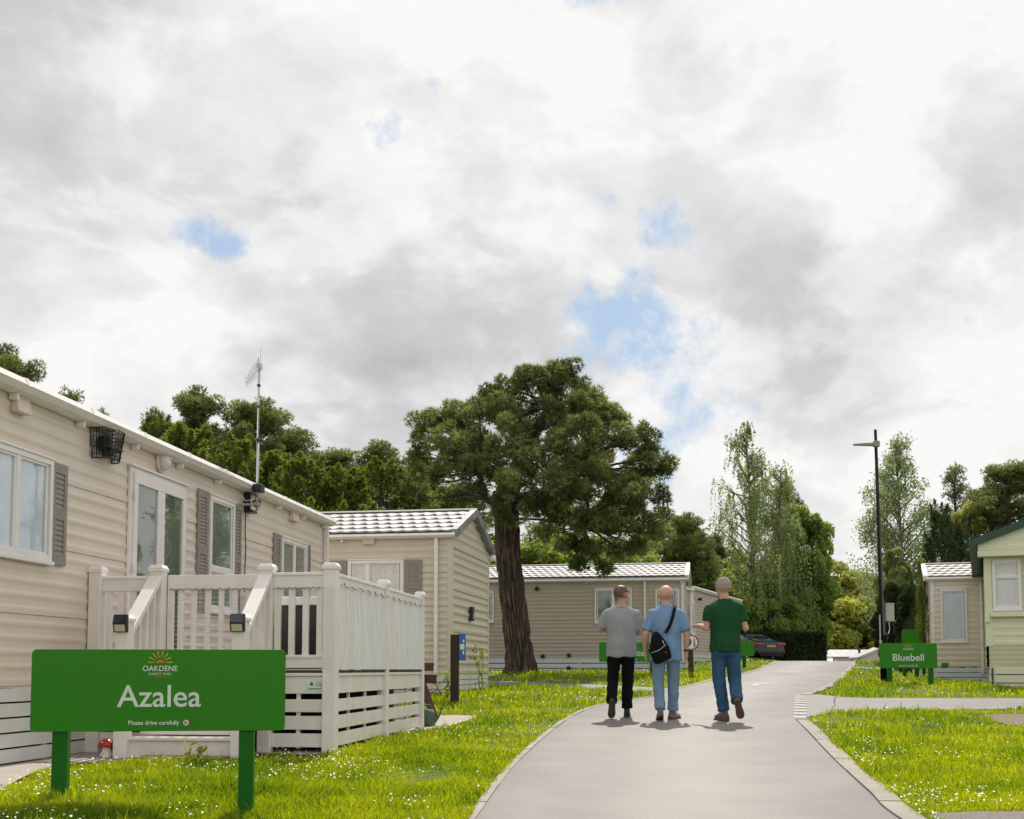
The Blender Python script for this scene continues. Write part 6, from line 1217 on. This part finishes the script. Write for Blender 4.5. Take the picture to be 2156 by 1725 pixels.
def eyes(parent, Mx):
    mb = MB(Mx); 
    for sg in (-1, 1): mb.ball((sg*.031, .083, .004), .0115, .010, .0085, 10)
    mb.build('eyes', 'toad_white', parent, smooth=True)
def shoe(root, ank, toe_dir, up, m_up, m_sole, s=1.0, laces=None):
    """ankle point; toe_dir: where the foot points; up: normal of the sole"""
    t = Vector(toe_dir).normalized(); u = Vector(up); u = (u-t*u.dot(t)).normalized(); x = t.cross(u); Mx = Matrix.Translation(Vector(ank)) @ Matrix((x, t, u)).transposed().to_4x4() @ Matrix.Scale(s, 4)
    a = MB(Mx); a.ball((0, -.035, -.045), .038, .05, .042, 14); a.ball((0, .02, -.045), .042, .07, .045, 14); a.ball((0, .105, -.060), .047, .075, .034, 14); a.ball((0, .05, -.05), .044, .09, .040, 14); a.cap((0, -.015, -.02), (0, -.01, .02), .042, .040, 12); a.box(-.036, .036, -.07, .15, -.088, -.06)
    o = solid(a, 'shoe', m_up, root, .007, 4)
    pts = [(.034, -.065), (.040, -.02), (.040, .03), (.050, .09), (.050, .13), (.036, .168), (0, .184), (-.036, .168), (-.050, .13), (-.050, .09), (-.040, .03), (-.040, -.02), (-.034, -.065), (-.018, -.085), (.018, -.085)]
    b = MB(Mx @ Matrix.Translation((0, 0, -.105))); b.prism(pts, 0, .026); b.build('sole', m_sole, o, bevel=.006, smooth=False, fix=True)
    if laces:
        c = MB(Mx)
        for k in range(3): c.tube([(-.044, .01+.03*k, -.055), (-.032, .025+.03*k, -.022-.006*k), (0, .03+.03*k, -.012-.008*k), (.032, .025+.03*k, -.022-.006*k), (.044, .01+.03*k, -.055)], .0045, 5)
        c.build('stripes', laces, o)
def person(label, X, Y, rz, Hh, J, skin, shirt, trousers, shoes, hair, build=1.0, hem=.80, sleeve=.62, untucked=True, seed=1, head_yaw=0, tilt=0, cuff=0, hs=1.13):
    gz = zg(X, Y)+.012; root = thing('person', label, 'person', (X, Y, gz), rz); k = Hh/1.75; root.scale = (k, k, k); b = build
    V_ = {a: Vector(q_) for a, q_ in J.items() if a != "pw"}
    # body: one continuous skin
    mb = MB(); mb.loft([(0, 0, .84, .12*b, .09), (0, 0, .95, .165*b, .11), (0, .01, 1.10, .15*b, .105*b), (0, .0, 1.28, .17*b, .10*b), (0, -.005, 1.40, .165, .085), (0, -.005, 1.455, .10, .06), (0, 0, 1.50, .055, .055)])
    mb.cap((0, -.012, 1.42), (V_['head'].x*.5, .008, 1.55), .060, .056, 14); Mh = head(mb, V_['head'], head_yaw, hs, tilt)
    for s_ in 'lr':
        sh, el_, wr = V_[s_+'sh'], V_[s_+'el'], V_[s_+'wr']; mb.cap(sh-Vector((0, 0, .012)), el_, .045, .041, 12); mid_ = el_.lerp(wr, .3); mb.cap(el_, mid_, .042, .043, 12); mb.cap(mid_, wr, .042, .027, 12)
        hd = V_.get(s_+'hd', (wr-el_)); hand(mb, wr, hd, V_.get(s_+'pn', Vector((1 if s_ == 'l' else -1, 0, 0))), V_.get(s_+'th', Vector((0, 1, 0))), 1.0, J.get(s_+'cu', (.6,))[0] if s_+'cu' in J else .5)
        hp, kn, an = V_[s_+'hp'], V_[s_+'kn'], V_[s_+'an']; mb.cap(hp, kn, .080, .052, 14); mb.cap(kn, kn.lerp(an, .35), .052, .055, 14); mb.cap(kn.lerp(an, .35), an, .054, .036, 12); td = V_[s_+'td'].normalized(); mb.cap(an, an+td*.12-Vector((0, 0, .045)), .034, .028, 10)
    body = solid(mb, 'body', skin, root, .0075, 3); eyes(body, Mh)
    nz = lambda p, s_, a, o_=0: noise.noise(Vector((p.x*s_[0]+seed*7+o_, p.y*s_[1], p.z*s_[2])))*a
    # shirt
    mb = MB(); zt_ = 1.0
    mb.loft([(0, -.006, hem, .188*b, .150*b), (0, -.006, hem+.01, .190*b, .152*b), (0, -.004, .95, .184*b, .150*b), (0, .01, 1.08, .176*b, .142*b), (0, .005, 1.20, .186*b, .138*b), (0, -.002, 1.31, .195*b, .128), (0, -.006, 1.385, .190, .108), (0, -.008, 1.43, .150, .088), (0, -.008, 1.465, .095, .070), (0, -.006, 1.485, .066, .062)], 28)
    for s_ in 'lr':
        sh, el_ = V_[s_+'sh'], V_[s_+'el']; e2_ = sh.lerp(el_, sleeve); mb.cap(sh+Vector((0, 0, -.004)), sh.lerp(el_, sleeve*.5), .064*b**.5, .066*b**.5, 16); dl_ = (el_-sh).normalized(); mb.tube([sh.lerp(el_, .1), sh.lerp(el_, sleeve*.6), e2_, e2_+dl_*.012], [.062*b**.5, .066*b**.5, .070*b**.5, .069*b**.5], 16)
        mb.cap((sh.x*.30, -.008, 1.440), sh+Vector((0, 0, -.010)), .056, .060, 14)
    def fold(p):
        rg = lambda o_, s_: 1-2*abs(noise.noise(Vector((p.x*s_[0]+p.z*s_[1]+o_+seed, p.y*3, p.z*s_[2]))))
        a = (max(0, rg(3, (9, 2, 2.2))-.25)*.011+max(0, rg(8, (7, -3, 4.5))-.35)*.010+nz(p, (15, 9, 3.2), .010)+nz(p, (6, 5, 8), .011, 9)+nz(p, (26, 12, 8), .005, 3))*(.75 if seed == 4 else 1)
        if p.z < hem+.12: a += .008*math.sin(p.x*36+seed)*(hem+.12-p.z)/.12
        return a
    so = solid(mb, 'shirt', shirt, root, .0095, 5, fold)
    mb = MB(); mb.tube([(.070*math.cos(t), -.008+.064*math.sin(t), 1.478+.012*math.sin(t)) for t in np.linspace(0, 6.283, 25)], .013 if sleeve > .64 and seed == 3 else .019, 8); solid(mb, 'collar', shirt, so, .006, 2)
    # trousers
    mb = MB(); mb.loft([(0, 0, .96, .145*b, .105*b), (0, 0, .92, .155*b, .112*b), (0, -.005, .85, .163*b, .118), (0, -.003, .80, .150, .105), (0, 0, .78, .10, .07)])
    for s_ in 'lr':
        hp, kn, an = V_[s_+'hp'], V_[s_+'kn'], V_[s_+'an']; an2 = an+(kn-an).normalized()*.015; w_ = J['pw']; mb.cap(hp, hp.lerp(kn, .5), .098*b**.5, .084, 16); mb.cap(hp.lerp(kn, .5), kn, .084, .070*w_, 16); mb.cap(kn, kn.lerp(an2, .5), .070*w_, .066*w_, 16); mb.tube([kn.lerp(an2, .3), kn.lerp(an2, .6), kn.lerp(an2, .9), an2], [.064*w_, .062*w_, .064*w_, .066*w_], 16)
    mb.ball((-.070, -.045, .84), .078, .068, .08); mb.ball((.070, -.045, .84), .078, .068, .08)
    def foldt(p):
        a = nz(p, (12, 12, 6), .007)+max(0, 1-2*abs(noise.noise(Vector((p.x*9+p.z*5+seed, p.y*5, p.z*6))))-.35)*.010 
        if p.z < .75: a += nz(p, (9, 9, 30), .009*max(0, 1-abs(p.z-.45)/.2), 5)+nz(p, (10, 10, 38), .016*max(0, 1-abs(p.z-.15)/.16), 6)
        return a+nz(p, (8, 8, 26), .010*max(0, 1-abs(p.z-.80)/.12), 7)
    solid(mb, 'trousers', trousers, root, .0095, 4, foldt)
    for s_ in 'lr': shoe(root, V_[s_+'an']+Vector((0, 0, 0)), V_[s_+'td'], V_[s_+'up'], shoes[0], shoes[1], 1.0, shoes[2] if len(shoes) > 2 else None)
    # hair follows the skull
    if hair:
        hm, kind = hair; mb = MB(Mh); th = {'full': .006, 'short': .0030, 'shaved': .0012}[kind]
        n1_, n2_ = 40, 26; vs = []; fs = []
        for i in range(n1_+1):
            ph = math.pi*i/n1_
            for j in range(n2_*2):
                t_ = math.pi*j/n2_; x, y, z = math.sin(ph)*math.cos(t_), math.sin(ph)*math.sin(t_), math.cos(ph); vs.append((x, y, z))
        def keep(x, y, z):
            if kind == 'full': return z > -.38+.30*max(0, y)+(.75 if y > .72 else 0) and not (abs(x) > .8 and -.35 < y < .25 and z < -.12)
            if kind == 'short': return -.62 < z < .74-.1*y and y < .5 and not (abs(x) > .86 and -.3 < y < .3 and z < -.1)
            return -.55 < z < .25 and y < .3
        n_ = n2_*2; pv = []
        for x, y, z in vs: lp = 1+(.05*noise.noise(Vector((x*9, y*9, z*4))) if kind == 'full' else .0); pv.append(((.078+th)*x*lp, -.018+(.093+th)*y*lp, .030+(.088+th*1.2)*z*lp if z > 0 else .030+(.098+th)*z))
        for i in range(n1_):
            for j in range(n_):
                q_ = (i*n_+j, i*n_+(j+1) % n_, (i+1)*n_+(j+1) % n_, (i+1)*n_+j)
                if all(keep(*vs[a]) for a in q_): fs.append(q_)
        nb_ = len(pv)
        if kind != 'shaved':                                     # short locks lying along the skull
            r_ = random.Random(seed); cand = [q_[0] for q_ in fs]
            for _ in range(2600 if kind == 'full' else 1500):
                i = r_.choice(cand); p = Vector(pv[i]); nn = Vector(vs[i]).normalized(); dn = Vector((r_.gauss(0, .35), -.25+r_.gauss(0, .3), -1 if nn.z < .75 else -.1+r_.gauss(0, .4))); dn = (dn-nn*dn.dot(nn)).normalized(); s2 = nn.cross(dn); ln = r_.uniform(.012, .030) if kind == 'full' else r_.uniform(.005, .010); wd_ = .0022 if kind == 'full' else .0013
                a0_ = p+nn*.001; b0_ = p+dn*ln*.5+nn*(.006 if kind == 'full' else .0022); c0_ = p+dn*ln+nn*(.006 if kind == 'full' else .002)*r_.uniform(.3, 1.4); k0 = len(pv); pv += [tuple(a0_-s2*wd_), tuple(a0_+s2*wd_), tuple(b0_+s2*wd_), tuple(b0_-s2*wd_), tuple(c0_)]; fs += [(k0, k0+1, k0+2, k0+3), (k0+3, k0+2, k0+4)]
        mb.add(pv, fs); o = mb.build('hair', hm, root, smooth=True); sm = o.modifiers.new('s', 'SOLIDIFY'); sm.thickness = .0012; sm.offset = -1
    return root, V_
UPv = (0, 0, 1)
# the man in the grey polo shirt, left
pA = (1308-CX)/F*16.2; YA = 16.2
JA = dict(head=(.015, .02, 1.630), lsh=(-.182, 0, 1.375), rsh=(.182, 0, 1.375), lel=(-.275, .06, 1.165), rel=(.245, .06, 1.125), lwr=(-.10, .27, 1.20), rwr=(.10, .24, 1.18), lpn=(0, -1, -.3), rpn=(0, -1, -.3), lth=(0, 0, 1), rth=(0, 0, 1),
          lhp=(-.09, -.01, .87), rhp=(.09, .01, .87), lkn=(-.115, .03, .50), rkn=(.085, .05, .48), lan=(-.150, -.20, .20), ran=(.072, .03, .105), ltd=(-.05, .35, -.95), rtd=(.12, 1, 0), lup=(0, .95, .4), rup=UPv, pw=1.10)
person('man in a grey polo shirt and black trousers, leftmost of the three walkers', pA, YA, 0, 1.775, JA, 'skin', 'shirt_grey', 'trousers_black', ('shoe_black', 'shoe_sole', 'sock_white'), ('hair_brown', 'short'), 1.06, .80, .80, seed=4, head_yaw=-R(48))
# the bald man in blue, middle
pB = (1402-CX)/F*15.8; YB = 15.8
JB = dict(head=(0, .01, 1.62), lsh=(-.182, 0, 1.375), rsh=(.182, 0, 1.375), lel=(-.265, -.02, 1.11), rel=(.265, -.03, 1.11), lwr=(-.265, .06, .875), rwr=(.262, .02, .865), lhd=(.05, .12, -1), rhd=(.08, .05, -1), lpn=(1, 0, 0), rpn=(-1, .2, 0), lth=(.2, 1, 0), rth=(-.1, 1, 0),
          lhp=(-.09, -.01, .87), rhp=(.09, .01, .87), lkn=(-.105, .0, .49), rkn=(.105, .08, .485), lan=(-.100, -.13, .125), ran=(.090, .10, .10), ltd=(.02, 1, -.28), rtd=(.62, .78, 0), lup=(0, .28, 1), rup=UPv, pw=1.08)
rb, VB = person('bald man in light blue shirt and pale jeans, middle of the three walkers', pB, YB, 0, 1.77, JB, 'skin_pale', 'shirt_blue', 'jeans_light', ('shoe_grey', 'shoe_sole', 'sock_white'), None, 1.07, .765, .78, seed=2, head_yaw=R(4))
kB = 1.77/1.75
w_ = MB(); w_.lathe([(.034, -.012), (.036, 0), (.034, .012)], 14, (.263, .012, .90)); w_.build('wristband', 'black_plastic', rb)
bag = thing('shoulder_bag', 'black sling bag worn across the back of the man in light blue', 'bag', tuple(rb.location), 0); bag.scale = (kB, kB, kB)
Bm = Matrix.Translation((-.125, -.205, .93)) @ Matrix.Rotation(R(-24), 4, 'Y'); mb = MB(Bm)
mb.loft([(.0, 0, -.19, .09, .035), (-.01, 0, -.17, .125, .05), (.0, -.005, -.05, .135, .062), (.01, 0, .06, .11, .055), (.03, .0, .15, .065, .04), (.045, .0, .21, .025, .02)], 20); mb.ball((-.09, 0, -.12), .05, .035, .06)
solid(mb, 'bag_body', 'bag_black', bag, .008, 4, lambda p: .004*noise.noise(p*22))
mb = MB(Bm); mb.tube([(-.11, -.055, -.02), (-.02, -.070, -.03), (.10, -.058, .0)], .004, 5); mb.tube([(.055, -.052, -.1), (.085, -.048, .04)], .004, 5); mb.box(.075, .085, -.065, -.055, .03, .07); mb.build('zip', 'steel', bag)
def strap(pts, wd, th, nrm=(0, -1, 0)):
    m_ = MB(); pts = [Vector(p) for p in smooth_line3(pts)]; vs = []
    for i, p in enumerate(pts):
        d = (pts[min(i+1, len(pts)-1)]-pts[max(i-1, 0)]).normalized(); c = Vector((0, 0, 1.05)); o_ = Vector((p.x, p.y, 0)).normalized() if p.z < 1.40 else Vector((p.x*.3, p.y*.6, .14)).normalized(); s_ = d.cross(o_).normalized(); vs += [p-s_*wd/2, p+s_*wd/2, p+s_*wd/2+o_*th, p-s_*wd/2+o_*th]
    m_.add(vs, [(4*i+a, 4*i+(a+1) % 4, 4*i+4+(a+1) % 4, 4*i+4+a) for i in range(len(pts)-1) for a in range(4)]+[(3, 2, 1, 0), tuple(range(len(vs)-4, len(vs)))]); return m_
def smooth_line3(pts): return smooth_line(pts, 5)
strap([(-.03, -.19, 1.12), (.03, -.168, 1.22), (.065, -.150, 1.32), (.090, -.125, 1.405), (.108, -.085, 1.462), (.112, -.02, 1.492), (.108, .05, 1.475), (.085, .115, 1.41), (.03, .165, 1.28), (-.06, .185, 1.12), (-.16, .14, 1.0), (-.225, .02, .93), (-.215, -.12, .88)], .042, .006).build('strap', 'bag_black', bag, fix=True)
# the tall grey haired man in green, right
pC = (1527-CX)/F*15.7; YC = 15.7
JC = dict(head=(-.02, .015, 1.622), lsh=(-.182, 0, 1.375), rsh=(.182, 0, 1.375), lel=(-.235, -.01, 1.13), rel=(.245, -.02, 1.13), lwr=(-.275, .19, 1.17), rwr=(.21, .23, 1.22), lhd=(-.75, .6, -.12), rhd=(-.3, 1, .3), lpn=(.1, .3, 1), rpn=(-.3, 0, .9), lth=(.5, 1, 0), rth=(-1, -.1, 0),
          lhp=(-.09, 0, .88), rhp=(.085, -.005, .88), lkn=(-.078, .035, .50), rkn=(.110, .03, .50), lan=(-.035, -.04, .105), ran=(.085, -.27, .235), ltd=(-.45, .9, 0), rtd=(.25, .45, -.85), lup=UPv, rup=(.0, .85, .5), pw=1.14)
person('tall grey haired man in dark green t-shirt and blue jeans, rightmost of the walkers', pC, YC, 0, 1.87, JC, 'skin_pale', 'shirt_green', 'jeans_blue', ('shoe_brown', 'sole_brown'), ('hair_grey', 'full'), 1.0, .845, .62, seed=3, head_yaw=R(16), hs=1.06)
